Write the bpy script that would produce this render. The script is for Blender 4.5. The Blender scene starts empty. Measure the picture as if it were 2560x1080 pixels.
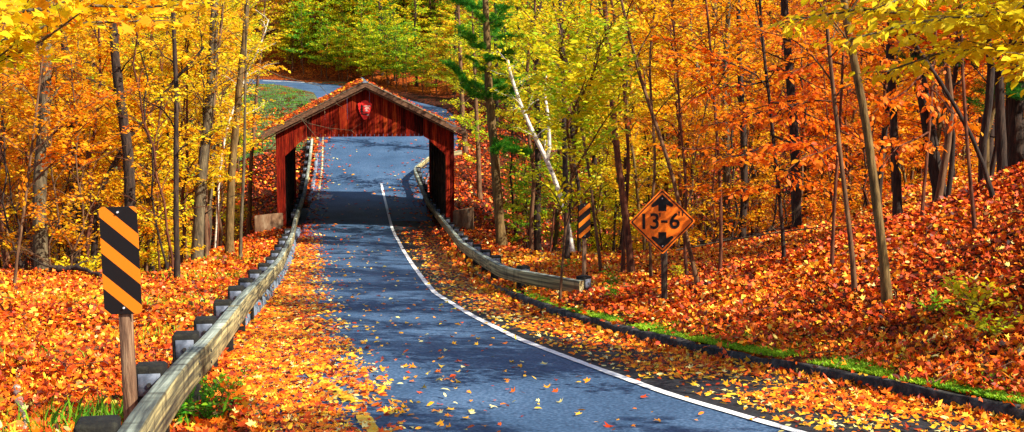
import bpy, math, random
import numpy as np
from mathutils import Vector, Matrix, Euler

R = math.radians
scene = bpy.context.scene
COL = scene.collection
rs = np.random.RandomState(7)
F = 3200.0
TH = math.atan(375 / F)
CZ = 7.46
ST, CT = math.sin(TH), math.cos(TH)

# ------------------------------------------------------------------ camera
cam = bpy.data.cameras.new('camera'); co = bpy.data.objects.new('camera', cam); COL.objects.link(co)
cam.sensor_width = 36; cam.lens = 36 * F / 2560; cam.clip_end = 2000; cam.clip_start = 0.1
co.location = (0, 0, CZ); co.rotation_euler = (math.pi / 2 - TH, 0, 0)
scene.camera = co

def at(u, v, D):
    """the place seen at photo pixel (u, v), D metres in front of the camera"""
    x = (u - 1280) / F; y = (540 - v) / F
    return np.array([D * x, D * (CT + y * ST), CZ + D * (-ST + y * CT)])

# ------------------------------------------------------------------ the lie of the land
PY = np.array([-60, -30, 0, 10, 20, 25, 33, 40, 48, 56, 62, 69, 75, 85, 100, 120, 130, 140, 230, 400.])
PZ = np.array([13, 9, 5.5, 4.25, 3.2, 2.68, 1.83, 1.2, .55, .05, 0, .05, .5, 1.9, 3.5, 5.0, 5.7, 6.5, 19, 48.])
_yy = np.arange(-60, 400, .25)
_zz = np.interp(_yy, PY, PZ)
_k = np.hanning(25); _k /= _k.sum()
_zz = np.convolve(np.pad(_zz, 12, mode='edge'), _k, mode='valid')
def zr(y): return np.interp(y, _yy, _zz)

def hit_road(u, v, dz=0.0):
    lo, hi = 5.0, 150.0
    D = lo
    while D < hi:
        p = at(u, v, D)
        if p[2] < zr(p[1]) + dz: break
        D += .02
    return at(u, v, D)

def pts_road(px, dz=0.0): return np.array([hit_road(u, v, dz) for u, v in px])

# pavement edges (kerb faces) as x over y
_kr = pts_road([(2560, 1060), (2100, 960), (1850, 910), (1600, 855), (1380, 790), (1270, 745), (1210, 705), (1160, 655), (1110, 590)])[:, :2]
_kl = pts_road([(600, 830), (650, 780), (680, 735), (710, 690), (730, 650), (740, 600)])[:, :2]
XR = np.array([[-30, 30.], [0, 10.], [6, 7.2], [8.5, 6.1]] + [[q[1], q[0]] for q in _kr] + [[69, -4.6], [75, -5.2], [79, -5.0], [86, -3.6], [100, -4.4], [106, -5.5], [112, -8.5], [116, -10.5],
               [124, -15], [129, -18], [134, -24], [140, -46], [150, -80], [400, -80]])
XL = np.array([[-30, 22.], [0, 3.], [6, .2], [8, -1.0], [11.2, -2.3], [13.5, -3.0], [15, -3.4], [18, -4.2]] + [[q[1], q[0]] for q in _kl] + [[58, -9.6], [69, -10.9], [80, -12.2], [90, -13.6], [100, -14.8], [112, -16.8], [120, -18.5], [128, -23], [134, -45], [140, -80], [400, -80]])
def xr(y): return np.interp(y, XR[:, 0], XR[:, 1])
def xl(y): return np.interp(y, XL[:, 0], XL[:, 1])

def nz(x, y, f, s=0.0):
    return (np.sin(x * f * 1.3 + s) * np.cos(y * f * .9 + s * 1.7) + np.sin(x * f * .6 - y * f * .8 + 2.1 * s) + np.sin(y * f * 1.7 + x * f * .4 + s)) / 3

def smooth(t): t = np.clip(t, 0, 1); return t * t * (3 - 2 * t)

def T(x, y):
    x = np.asarray(x, float); y = np.asarray(y, float)
    z0 = zr(y); dl = xl(y) - x; dr = x - xr(y)
    # left side
    lft = .035 * np.clip(dl - 2, 0, 20) * smooth((45 - y) / 20)
    wl = np.interp(y, [0, 45, 52, 58, 70, 90], [2.6, 2.4, 1.6, .7, .9, 3])
    s = np.minimum(dl - wl, (y - 32.5 - .15 * np.clip(-12 - x, 0, 30)) * .9)
    dep = np.interp(y, [30, 40, 58, 75, 90, 110, 140], [3.0, 4.2, 4.0, 2.6, 1.4, .8, 0])
    dropL = dep * smooth(np.clip(s, 0, 99) / 7.0)
    hillL = .10 * np.clip(dl - 8, 0, 60) * smooth((y - 66) / 30)
    zl_ = z0 + lft - dropL + hillL
    # right side
    k = np.interp(y, [0, 18, 22, 26, 31, 60], [1, 1, .8, .25, .0, .0]); kk = np.interp(y, [0, 20, 27, 33, 45, 60], [1, 1, .6, .45, .3, .1])
    d2 = np.clip(dr, 0, 14)
    rise = k * .18 * d2 + kk * .031 * d2 ** 2 + np.clip(dr - 14, 0, 60) * .55 * kk
    ye = np.interp(x, [-3, -2, 1.5, 5, 9, 11, 14, 40], [52, 50, 42, 38, 36, 38, 44, 60])
    s = np.minimum(dr - 1.6, (y - ye))
    dep = np.interp(y, [35, 45, 58, 75, 90, 110, 140], [2.5, 3.6, 3.8, 2.6, 1.6, .8, 0])
    dropR = dep * smooth(np.clip(s, 0, 99) / 6.0)
    zr_ = z0 + rise - dropR + .06 * np.clip(dr - 12, 0, 60) * smooth((y - 75) / 30)
    kerbL = .10 * smooth((y - 20.5) / 1.5) * smooth(dl / .1)
    kerbR = .10 * smooth(dr / .1)
    out = np.where(dl > 0, zl_ + kerbL, np.where(dr > 0, zr_ + kerbR, z0 - .07))
    off = np.maximum(dl, dr)
    bump = .05 * nz(x, y, 1.9) + .10 * nz(x, y, .7, 3.) + .25 * nz(x, y, .22, 1.) * smooth(off / 12)
    out = out + np.where(off > 0, bump * smooth(off / 1.5), 0)
    far = smooth((y - 60) / 60)
    out = out + np.where(off > 0, far * .5 * nz(x, y, .12, 5.) * smooth(off / 10), 0)
    # the stream bed the bridge spans
    under = smooth((y - 59.2) / .8) * smooth((67.4 - y) / .8)
    out = np.where(off <= .9, out - 3.2 * under, out)
    return out
def Ts(x, y): return float(T(x, y))

def hit(u, v, dz=0.0, lo=5.0, hi=220.):
    D = lo
    while D < hi:
        p = at(u, v, D)
        if p[2] < Ts(p[0], p[1]) + dz: return p
        D += .05 if D < 40 else .2
    return p

# ------------------------------------------------------------------ mesh helpers
class MB:
    def __init__(s): s.v = []; s.f = []; s.m = []; s.a = []; s.n = 0
    def add(s, v, f, mat=0, a=0.5):
        v = np.asarray(v, float).reshape(-1, 3); f = np.asarray(f, int)
        s.v.append(v); s.f.append(f + s.n); s.n += len(v)
        s.m.append(np.full(len(f), mat)); s.a.append(np.broadcast_to(np.asarray(a, float), (len(f),)).copy())
    def box(s, c, d, mat=0, M=None, a=.5):
        x, y, z = [q / 2 for q in d]
        v = np.array([[-x, -y, -z], [x, -y, -z], [x, y, -z], [-x, y, -z], [-x, -y, z], [x, -y, z], [x, y, z], [-x, y, z]])
        if M is not None: v = v @ np.array(M.to_3x3()).T
        s.add(v + np.asarray(c), [[0, 3, 2, 1], [4, 5, 6, 7], [0, 1, 5, 4], [1, 2, 6, 5], [2, 3, 7, 6], [3, 0, 4, 7]], mat, a)
    def prism(s, poly, y0, y1, mat=0, a=.5):
        """polygon in the xz plane extruded from y0 to y1"""
        n = len(poly); p = np.array(poly, float)
        v = np.zeros((2 * n, 3)); v[:n, 0] = p[:, 0]; v[:n, 2] = p[:, 1]; v[:n, 1] = y0; v[n:, 0] = p[:, 0]; v[n:, 2] = p[:, 1]; v[n:, 1] = y1
        s.add(v, [[i, (i + 1) % n, n + (i + 1) % n, n + i] for i in range(n)], mat, a)
        s.add(v, [list(range(n))[::-1]], mat, a); s.add(v, [[n + i for i in range(n)]], mat, a)
    def tube(s, P, rad, n=6, mat=0, bump=0., cap=True):
        P = np.asarray(P, float); m = len(P); rad = np.broadcast_to(np.asarray(rad, float), (m,))
        d = np.gradient(P, axis=0); d /= np.linalg.norm(d, axis=1)[:, None] + 1e-9
        ref = np.array([0, 0, 1.]) if abs(d[0][2]) < .8 else np.array([0, 1., 0])
        e1 = np.cross(d, ref); e1 /= np.linalg.norm(e1, axis=1)[:, None] + 1e-9
        e2 = np.cross(d, e1)
        an = np.arange(n) * 2 * math.pi / n
        rr = rad[:, None] * (1 + bump * rs.randn(m, n)) if bump else np.repeat(rad[:, None], n, 1)
        v = P[:, None, :] + rr[..., None] * (np.cos(an)[None, :, None] * e1[:, None, :] + np.sin(an)[None, :, None] * e2[:, None, :])
        i = np.arange(m - 1)[:, None] * n; j = np.arange(n)[None, :]; j2 = (j + 1) % n
        f = np.stack([i + j, i + j2, i + n + j2, i + n + j], -1).reshape(-1, 4)
        s.add(v.reshape(-1, 3), f, mat)
        if cap: s.add(v.reshape(-1, 3)[-n:], [list(range(n))], mat); s.add(v.reshape(-1, 3)[:n], [list(range(n))[::-1]], mat)
    def mesh(s, name, mats, smooth_=False, attr=False):
        me = bpy.data.meshes.new(name)
        if not s.v: return me
        V = np.concatenate(s.v); M = np.concatenate(s.m); A = np.concatenate(s.a)
        sizes = np.concatenate([np.full(len(f), f.shape[1]) for f in s.f]); L = np.concatenate([f.ravel() for f in s.f])
        me.vertices.add(len(V)); me.vertices.foreach_set('co', V.astype(np.float32).ravel())
        me.loops.add(len(L)); me.loops.foreach_set('vertex_index', L.astype(np.int32))
        me.polygons.add(len(sizes)); st = np.concatenate([[0], np.cumsum(sizes)[:-1]])
        me.polygons.foreach_set('loop_start', st.astype(np.int32))
        me.polygons.foreach_set('material_index', M.astype(np.int32))
        if attr:
            at_ = me.attributes.new('tone', 'FLOAT', 'FACE'); at_.data.foreach_set('value', A.astype(np.float32))
        for m in mats: me.materials.append(m)
        me.update(calc_edges=True); me.validate()
        if smooth_: me.polygons.foreach_set('use_smooth', np.ones(len(me.polygons), bool))
        return me
    def build(s, name, mats, parent=None, **k):
        if not isinstance(mats, (list, tuple)): mats = [mats]
        o = bpy.data.objects.new(name, s.mesh(name, mats, **k)); COL.objects.link(o)
        if parent: o.parent = parent
        return o

def tag(o, label=None, cat=None, group=None, kind=None):
    if label: o['label'] = label
    if cat: o['category'] = cat
    if group: o['group'] = group
    if kind: o['kind'] = kind
    return o
def empty(name, loc, rz=0):
    o = bpy.data.objects.new(name, None); COL.objects.link(o); o.location = [float(c) for c in loc]; o.rotation_euler = (0, 0, rz); o.empty_display_size = .3
    return o
def bevel(o, w=.01, seg=1):
    m = o.modifiers.new('bevel', 'BEVEL'); m.width = w; m.segments = seg; m.limit_method = 'ANGLE'; return o

# leaf shapes: (along, across, up)
OVAL = np.array([[0, 0, 0], [.3, .25, .05], [.68, .22, .03], [1, 0, -.12], [.68, -.22, .03], [.3, -.25, .05]])
QUAD = np.array([[0, 0, 0], [.5, .38, .1], [1, 0, -.05], [.5, -.38, .1]])
_ml = []
for a_, r_ in [(0, .62), (18, .34), (42, .56), (68, .28), (95, .5), (140, .26), (180, .2), (220, .26), (265, .5), (292, .28), (318, .56), (342, .34)]:
    _ml.append([.35 + r_ * math.cos(R(a_)), r_ * math.sin(R(a_)), .10 * (r_ > .45) * (-1 if a_ in (0, 95) else 1)])
MAPLE = np.array(_ml)
def unit(v): return v / (np.linalg.norm(v, axis=-1, keepdims=True) + 1e-9)
def leaves(mb, C_, D_, N_, S_, tmpl, tone, mat=0):
    C_ = np.asarray(C_); n = len(C_)
    if n == 0: return
    D_ = unit(D_); side = unit(np.cross(N_, D_)); N2 = np.cross(D_, side)
    S_ = np.broadcast_to(np.asarray(S_, float), (n,))[:, None, None]
    t = tmpl
    v = C_[:, None, :] + S_ * (t[None, :, 0:1] * D_[:, None, :] + t[None, :, 1:2] * side[:, None, :] + t[None, :, 2:3] * N2[:, None, :])
    kf = len(t); f = np.arange(n * kf).reshape(n, kf)
    mb.add(v.reshape(-1, 3), f, mat, tone)

# ------------------------------------------------------------------ materials
def new_mat(name):
    m = bpy.data.materials.new(name); m.use_nodes = True; nt = m.node_tree; nt.nodes.clear()
    out = nt.nodes.new('ShaderNodeOutputMaterial'); return m, nt, out
def N(nt, typ, **k):
    n = nt.nodes.new(typ)
    for a, b in k.items():
        if a.startswith('_'): setattr(n, a[1:], b)
        else:
            key = a.replace('__', ' ')
            n.inputs[key].default_value = b
    return n
def ramp(nt, stops, interp='LINEAR'):
    r = nt.nodes.new('ShaderNodeValToRGB'); cr = r.color_ramp; cr.interpolation = interp
    cr.elements[0].position = stops[0][0]; cr.elements[0].color = (*stops[0][1], 1)
    cr.elements[1].position = stops[-1][0]; cr.elements[1].color = (*stops[-1][1], 1)
    for p, c in stops[1:-1]:
        e = cr.elements.new(p); e.color = (*c, 1)
    return r
LK = lambda nt, a, b: nt.links.new(a, b)
def coords(nt, scale=(1, 1, 1), kind='Object'):
    tc = nt.nodes.new('ShaderNodeTexCoord'); mp = nt.nodes.new('ShaderNodeMapping'); mp.inputs['Scale'].default_value = scale
    LK(nt, tc.outputs[kind], mp.inputs['Vector']); return mp.outputs['Vector']
def math_(nt, op, a, b=None, c=None):
    n = nt.nodes.new('ShaderNodeMath'); n.operation = op
    for i, q in enumerate((a, b, c)):
        if q is None: continue
        if isinstance(q, (int, float)): n.inputs[i].default_value = q
        else: LK(nt, q, n.inputs[i])
    return n.outputs[0]
def noise_mat(name, stops, scale=(1, 1, 1), nscale=5., detail=6., rough=.85, bump=.3, bscale=None, dist=0., spec=.3, rrange=None):
    m, nt, out = new_mat(name)
    v = coords(nt, scale); no = N(nt, 'ShaderNodeTexNoise', Scale=nscale, Detail=detail, Distortion=dist); LK(nt, v, no.inputs['Vector'])
    no.inputs['Roughness'].default_value = .65
    r = ramp(nt, stops); LK(nt, no.outputs['Fac'], r.inputs['Fac'])
    b = nt.nodes.new('ShaderNodeBsdfPrincipled'); b.inputs['Roughness'].default_value = rough; b.inputs['Specular IOR Level'].default_value = spec
    LK(nt, r.outputs['Color'], b.inputs['Base Color'])
    bn = N(nt, 'ShaderNodeTexNoise', Scale=bscale or nscale * 2.5, Detail=5.); LK(nt, v, bn.inputs['Vector'])
    bu = nt.nodes.new('ShaderNodeBump'); bu.inputs['Strength'].default_value = bump; bu.inputs['Distance'].default_value = .02
    LK(nt, bn.outputs['Fac'], bu.inputs['Height']); LK(nt, bu.outputs['Normal'], b.inputs['Normal'])
    LK(nt, b.outputs['BSDF'], out.inputs['Surface'])
    return m
LEAF = [(0, (.006, .10, .012)), (.12, (.05, .30, .012)), (.26, (.34, .56, .012)), (.42, (.88, .72, .012)), (.58, (.92, .47, .008)), (.74, (.88, .22, .005)), (.88, (.74, .085, .004)), (1, (.32, .015, .004))]
LITTER = [(0, (.02, .006, .003)), (.15, (.12, .016, .004)), (.30, (.42, .035, .004)), (.46, (.72, .085, .004)), (.62, (.84, .20, .005)), (.78, (.9, .42, .010)), (.92, (.92, .66, .05)), (1, (.88, .76, .3))]
def leaf_mat(name, stops, objcol=True, trans=.35):
    m, nt, out = new_mat(name)
    at_ = nt.nodes.new('ShaderNodeAttribute'); at_.attribute_name = 'tone'
    if objcol:
        oi = nt.nodes.new('ShaderNodeObjectInfo'); sp = nt.nodes.new('ShaderNodeSeparateColor'); LK(nt, oi.outputs['Color'], sp.inputs[0])
        t = math_(nt, 'MULTIPLY_ADD', math_(nt, 'SUBTRACT', at_.outputs['Fac'], .5), sp.outputs[1], sp.outputs[0])
    else: t = at_.outputs['Fac']
    r = ramp(nt, stops); LK(nt, t, r.inputs['Fac']); c = r.outputs['Color']
    d = nt.nodes.new('ShaderNodeBsdfPrincipled'); d.inputs['Roughness'].default_value = .55; d.inputs['Specular IOR Level'].default_value = .25
    LK(nt, c, d.inputs['Base Color'])
    tr = nt.nodes.new('ShaderNodeBsdfTranslucent'); LK(nt, c, tr.inputs['Color'])
    mx = nt.nodes.new('ShaderNodeMixShader'); mx.inputs[0].default_value = trans
    LK(nt, d.outputs[0], mx.inputs[1]); LK(nt, tr.outputs[0], mx.inputs[2]); LK(nt, mx.outputs[0], out.inputs['Surface'])
    return m
M = {}
M['leaf'] = leaf_mat('autumn_leaf', LEAF, True, .48)
M['litter'] = leaf_mat('fallen_leaf', LITTER, False, .12)
M['green'] = leaf_mat('green_blade', [(0, (.02, .12, .01)), (.5, (.10, .36, .015)), (1, (.42, .62, .02))], False, .3)
bark = lambda n, a, b, c: noise_mat(n, [(.3, a), (.5, b), (.72, c)], (1, 1, .16), 16., 6., .9, .9, 30.)
M['bark_brown'] = bark('bark_brown', (.03, .012, .006), (.13, .06, .026), (.26, .14, .06))
M['bark_red'] = bark('bark_red', (.02, .006, .004), (.11, .033, .014), (.24, .085, .03))
M['bark_dark'] = bark('bark_dark', (.006, .004, .004), (.03, .017, .011), (.085, .05, .03))
M['bark_grey'] = bark('bark_grey', (.02, .015, .008), (.095, .068, .035), (.22, .17, .09))
M['bark_olive'] = bark('bark_olive', (.03, .018, .006), (.13, .075, .022), (.25, .16, .055))
M['birch'] = noise_mat('bark_birch', [(.34, (.02, .015, .012)), (.43, (.62, .55, .42)), (.7, (.85, .8, .7))], (1, 1, 3.2), 4., 5., .7, .3)
M['log'] = noise_mat('log_bark', [(.38, (.06, .03, .02)), (.5, (.35, .2, .13)), (.65, (.6, .5, .4))], (1, 1, 1), 9., 5., .8, .5)

def asphalt(name, a, b, c):
    m, nt, out = new_mat(name)
    v = coords(nt); big = N(nt, 'ShaderNodeTexNoise', Scale=.55, Detail=5.); LK(nt, v, big.inputs['Vector'])
    fine = N(nt, 'ShaderNodeTexNoise', Scale=26., Detail=4.); LK(nt, v, fine.inputs['Vector'])
    t = math_(nt, 'MULTIPLY_ADD', fine.outputs['Fac'], .72, math_(nt, 'MULTIPLY', big.outputs['Fac'], .28))
    r = ramp(nt, [(.34, a), (.5, b), (.66, c)]); LK(nt, t, r.inputs['Fac'])
    p = nt.nodes.new('ShaderNodeBsdfPrincipled'); p.inputs['Roughness'].default_value = .8; p.inputs['Specular IOR Level'].default_value = .3
    LK(nt, r.outputs['Color'], p.inputs['Base Color'])
    bu = nt.nodes.new('ShaderNodeBump'); bu.inputs['Strength'].default_value = .25; bu.inputs['Distance'].default_value = .004
    LK(nt, fine.outputs['Fac'], bu.inputs['Height']); LK(nt, bu.outputs['Normal'], p.inputs['Normal'])
    LK(nt, p.outputs[0], out.inputs['Surface']); return m
M['asphalt'] = asphalt('asphalt_blue_grey', (.012, .036, .078), (.035, .082, .162), (.10, .17, .28))
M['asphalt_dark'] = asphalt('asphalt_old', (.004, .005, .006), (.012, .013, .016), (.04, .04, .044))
M['white'] = noise_mat('line_white', [(.28, (.3, .3, .3)), (.42, (.8, .8, .78)), (.7, (.85, .85, .82))], (1, 1, 1), 7., 6., .7, .1)
M['yellow'] = noise_mat('line_yellow', [(.3, (.4, .25, .02)), (.45, (.85, .5, .02)), (.7, (.9, .58, .03))], (1, 1, 1), 6., 6., .7, .1)
M['pale_yellow'] = noise_mat('line_pale_yellow', [(.3, (.2, .2, .12)), (.45, (.5, .5, .28)), (.7, (.6, .6, .36))], (1, 1, 1), 6., 6., .7, .1)
M['kerb_dark'] = noise_mat('kerb_asphalt', [(.35, (.012, .011, .01)), (.5, (.035, .032, .03)), (.7, (.10, .09, .08))], (1, 1, 1), 9., 6., .9, .8)
M['kerb_pale'] = noise_mat('kerb_stone', [(.3, (.03, .04, .05)), (.5, (.13, .17, .22)), (.7, (.30, .36, .43))], (1, 1, 1), 3., 6., .85, .6, 20.)
M['kerb_mid'] = noise_mat('kerb_worn', [(.3, (.04, .035, .02)), (.5, (.12, .10, .06)), (.7, (.24, .20, .13))], (1, 1, 1), 3., 6., .85, .6, 20.)
M['post_wood'] = noise_mat('post_wood', [(.3, (.045, .02, .012)), (.5, (.22, .12, .065)), (.7, (.42, .27, .15))], (9, 9, .8), 3., 6., .85, .4, 12.)
M['post_dark'] = noise_mat('post_dark_wood', [(.35, (.012, .008, .006)), (.5, (.05, .032, .02)), (.7, (.12, .08, .05))], (9, 9, 1), 3., 6., .85, .4, 12.)
M['block'] = noise_mat('treated_post', [(.35, (.003, .003, .003)), (.5, (.010, .009, .007)), (.75, (.035, .033, .02))], (4, 4, 4), 3., 6., .9, .5)
M['steel'] = noise_mat('galvanised_steel', [(.3, (.05, .06, .08)), (.5, (.11, .13, .17)), (.7, (.20, .23, .29))], (1, 1, 1), 14., 4., .45, .05, spec=.5)
M['bolt'] = noise_mat('bolt_metal', [(.3, (.4, .4, .4)), (.7, (.8, .8, .8))], (1, 1, 1), 20., 2., .3, .05, spec=.6)
M['concrete'] = noise_mat('stained_concrete', [(.3, (.04, .016, .007)), (.5, (.13, .065, .03)), (.7, (.24, .17, .10))], (1.5, 1.5, .6), 2.2, 6., .9, .4, 20.)
M['shingle'] = noise_mat('roof_shingle', [(.3, (.04, .025, .015)), (.5, (.13, .09, .05)), (.7, (.25, .18, .1))], (2, 6, 2), 4., 6., .9, .6)
M['fascia'] = noise_mat('fascia_wood', [(.3, (.03, .014, .008)), (.5, (.13, .06, .03)), (.7, (.25, .13, .065))], (3, 1, 12), 2., 6., .8, .4)
M['gravel'] = noise_mat('bridge_slab', [(.3, (.05, .05, .05)), (.7, (.2, .19, .17))], (1, 1, 1), 4., 5., .9, .4)
M['black'] = noise_mat('sign_black', [(.3, (.004, .004, .004)), (.7, (.012, .012, .012))], (1, 1, 1), 6., 3., .45, .02)
M['orange'] = noise_mat('sign_orange', [(.3, (.93, .17, .005)), (.7, (.98, .22, .008))], (1, 1, 1), 5., 5., .42, .03, spec=.4)
M['emblem_red'] = noise_mat('emblem_red', [(.3, (.75, .015, .01)), (.7, (.95, .03, .02))], (1, 1, 1), 6., 3., .5, .05)
M['emblem_white'] = noise_mat('emblem_white', [(.3, (.75, .6, .5)), (.7, (.85, .75, .65))], (1, 1, 1), 6., 3., .5, .05)

def rail_mat():
    m, nt, out = new_mat('weathered_rail_timber')
    tc = nt.nodes.new('ShaderNodeAttribute'); tc.attribute_name = 'tone'
    al = nt.nodes.new('ShaderNodeAttribute'); al.attribute_name = 'grain'; mp_ = nt.nodes.new('ShaderNodeMapping'); mp_.inputs['Scale'].default_value = (.55, 20, 20); LK(nt, al.outputs['Vector'], mp_.inputs['Vector']); v = mp_.outputs['Vector']; no = N(nt, 'ShaderNodeTexNoise', Scale=1.3, Detail=9., Distortion=.25); LK(nt, v, no.inputs['Vector'])
    t = math_(nt, 'ADD', no.outputs['Fac'], math_(nt, 'MULTIPLY', math_(nt, 'SUBTRACT', tc.outputs['Fac'], .5), .5))
    r = ramp(nt, [(.27, (.025, .02, .012)), (.42, (.13, .11, .05)), (.56, (.36, .29, .12)), (.75, (.58, .49, .24))]); LK(nt, t, r.inputs['Fac'])
    p = nt.nodes.new('ShaderNodeBsdfPrincipled'); p.inputs['Roughness'].default_value = .8
    r2 = ramp(nt, [(.27, (.035, .04, .035)), (.42, (.14, .16, .125)), (.56, (.30, .34, .27)), (.75, (.52, .57, .46))]); LK(nt, t, r2.inputs['Fac'])
    ge = nt.nodes.new('ShaderNodeNewGeometry'); sz = nt.nodes.new('ShaderNodeSeparateXYZ'); LK(nt, ge.outputs['True Normal'], sz.inputs[0])
    mx = nt.nodes.new('ShaderNodeMix'); mx.data_type = 'RGBA'; LK(nt, math_(nt, 'GREATER_THAN', sz.outputs['Z'], .8), mx.inputs['Factor']); LK(nt, r.outputs['Color'], mx.inputs[6]); LK(nt, r2.outputs['Color'], mx.inputs[7])
    # dark water stains running across the grain
    st = N(nt, 'ShaderNodeTexNoise', Scale=1., Detail=4.); ms = nt.nodes.new('ShaderNodeMapping'); ms.inputs['Scale'].default_value = (5, 1.5, 1.5); LK(nt, al.outputs['Vector'], ms.inputs['Vector']); LK(nt, ms.outputs['Vector'], st.inputs['Vector'])
    sr = ramp(nt, [(.30, (.25, .22, .18)), (.48, (1, 1, 1))]); LK(nt, st.outputs['Fac'], sr.inputs['Fac']); m2 = nt.nodes.new('ShaderNodeMix'); m2.data_type = 'RGBA'; m2.blend_type = 'MULTIPLY'; m2.inputs['Factor'].default_value = 1.; LK(nt, mx.outputs[2], m2.inputs[6]); LK(nt, sr.outputs['Color'], m2.inputs[7])
    LK(nt, m2.outputs[2], p.inputs['Base Color'])
    bu = nt.nodes.new('ShaderNodeBump'); bu.inputs['Strength'].default_value = .5; bu.inputs['Distance'].default_value = .015
    LK(nt, no.outputs['Fac'], bu.inputs['Height']); LK(nt, bu.outputs['Normal'], p.inputs['Normal'])
    LK(nt, p.outputs[0], out.inputs['Surface']); return m
M['rail'] = rail_mat()

def board_mat():
    m, nt, out = new_mat('red_stained_boards')
    at_ = nt.nodes.new('ShaderNodeAttribute'); at_.attribute_name = 'tone'
    v = coords(nt, (9, 9, .45)); no = N(nt, 'ShaderNodeTexNoise', Scale=2.6, Detail=7.); LK(nt, v, no.inputs['Vector']); no.inputs['Roughness'].default_value = .7
    t = math_(nt, 'ADD', no.outputs['Fac'], math_(nt, 'MULTIPLY', math_(nt, 'SUBTRACT', at_.outputs['Fac'], .5), .3))
    r = ramp(nt, [(.28, (.008, .001, .001)), (.44, (.07, .004, .002)), (.58, (.23, .013, .004)), (.70, (.38, .05, .008)), (.85, (.52, .15, .025))]); LK(nt, t, r.inputs['Fac'])
    p = nt.nodes.new('ShaderNodeBsdfPrincipled'); p.inputs['Roughness'].default_value = .85; p.inputs['Specular IOR Level'].default_value = .08
    LK(nt, r.outputs['Color'], p.inputs['Base Color'])
    bu = nt.nodes.new('ShaderNodeBump'); bu.inputs['Strength'].default_value = .5; bu.inputs['Distance'].default_value = .01
    LK(nt, no.outputs['Fac'], bu.inputs['Height']); LK(nt, bu.outputs['Normal'], p.inputs['Normal'])
    LK(nt, p.outputs[0], out.inputs['Surface']); return m
M['boards'] = board_mat()

def stripe_mat(name, sgn):
    m, nt, out = new_mat(name)
    tc = nt.nodes.new('ShaderNodeTexCoord'); sp = nt.nodes.new('ShaderNodeSeparateXYZ'); LK(nt, tc.outputs['Object'], sp.inputs[0])
    p = math_(nt, 'SUBTRACT', math_(nt, 'MULTIPLY', sp.outputs['Z'], -1.), math_(nt, 'MULTIPLY', math_(nt, 'ADD', math_(nt, 'MULTIPLY', sp.outputs['X'], float(sgn)), .16), .87))
    fr = math_(nt, 'FRACT', math_(nt, 'DIVIDE', math_(nt, 'ADD', p, 3.03 - .082), .303))
    isb = math_(nt, 'LESS_THAN', fr, .576)
    mx = nt.nodes.new('ShaderNodeMix'); mx.data_type = 'RGBA'
    LK(nt, isb, mx.inputs['Factor']); mx.inputs[6].default_value = (.96, .235, .006, 1); mx.inputs[7].default_value = (.006, .006, .006, 1)
    b = nt.nodes.new('ShaderNodeBsdfPrincipled'); b.inputs['Roughness'].default_value = .45
    LK(nt, mx.outputs[2], b.inputs['Base Color']); LK(nt, b.outputs[0], out.inputs['Surface']); return m

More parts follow.
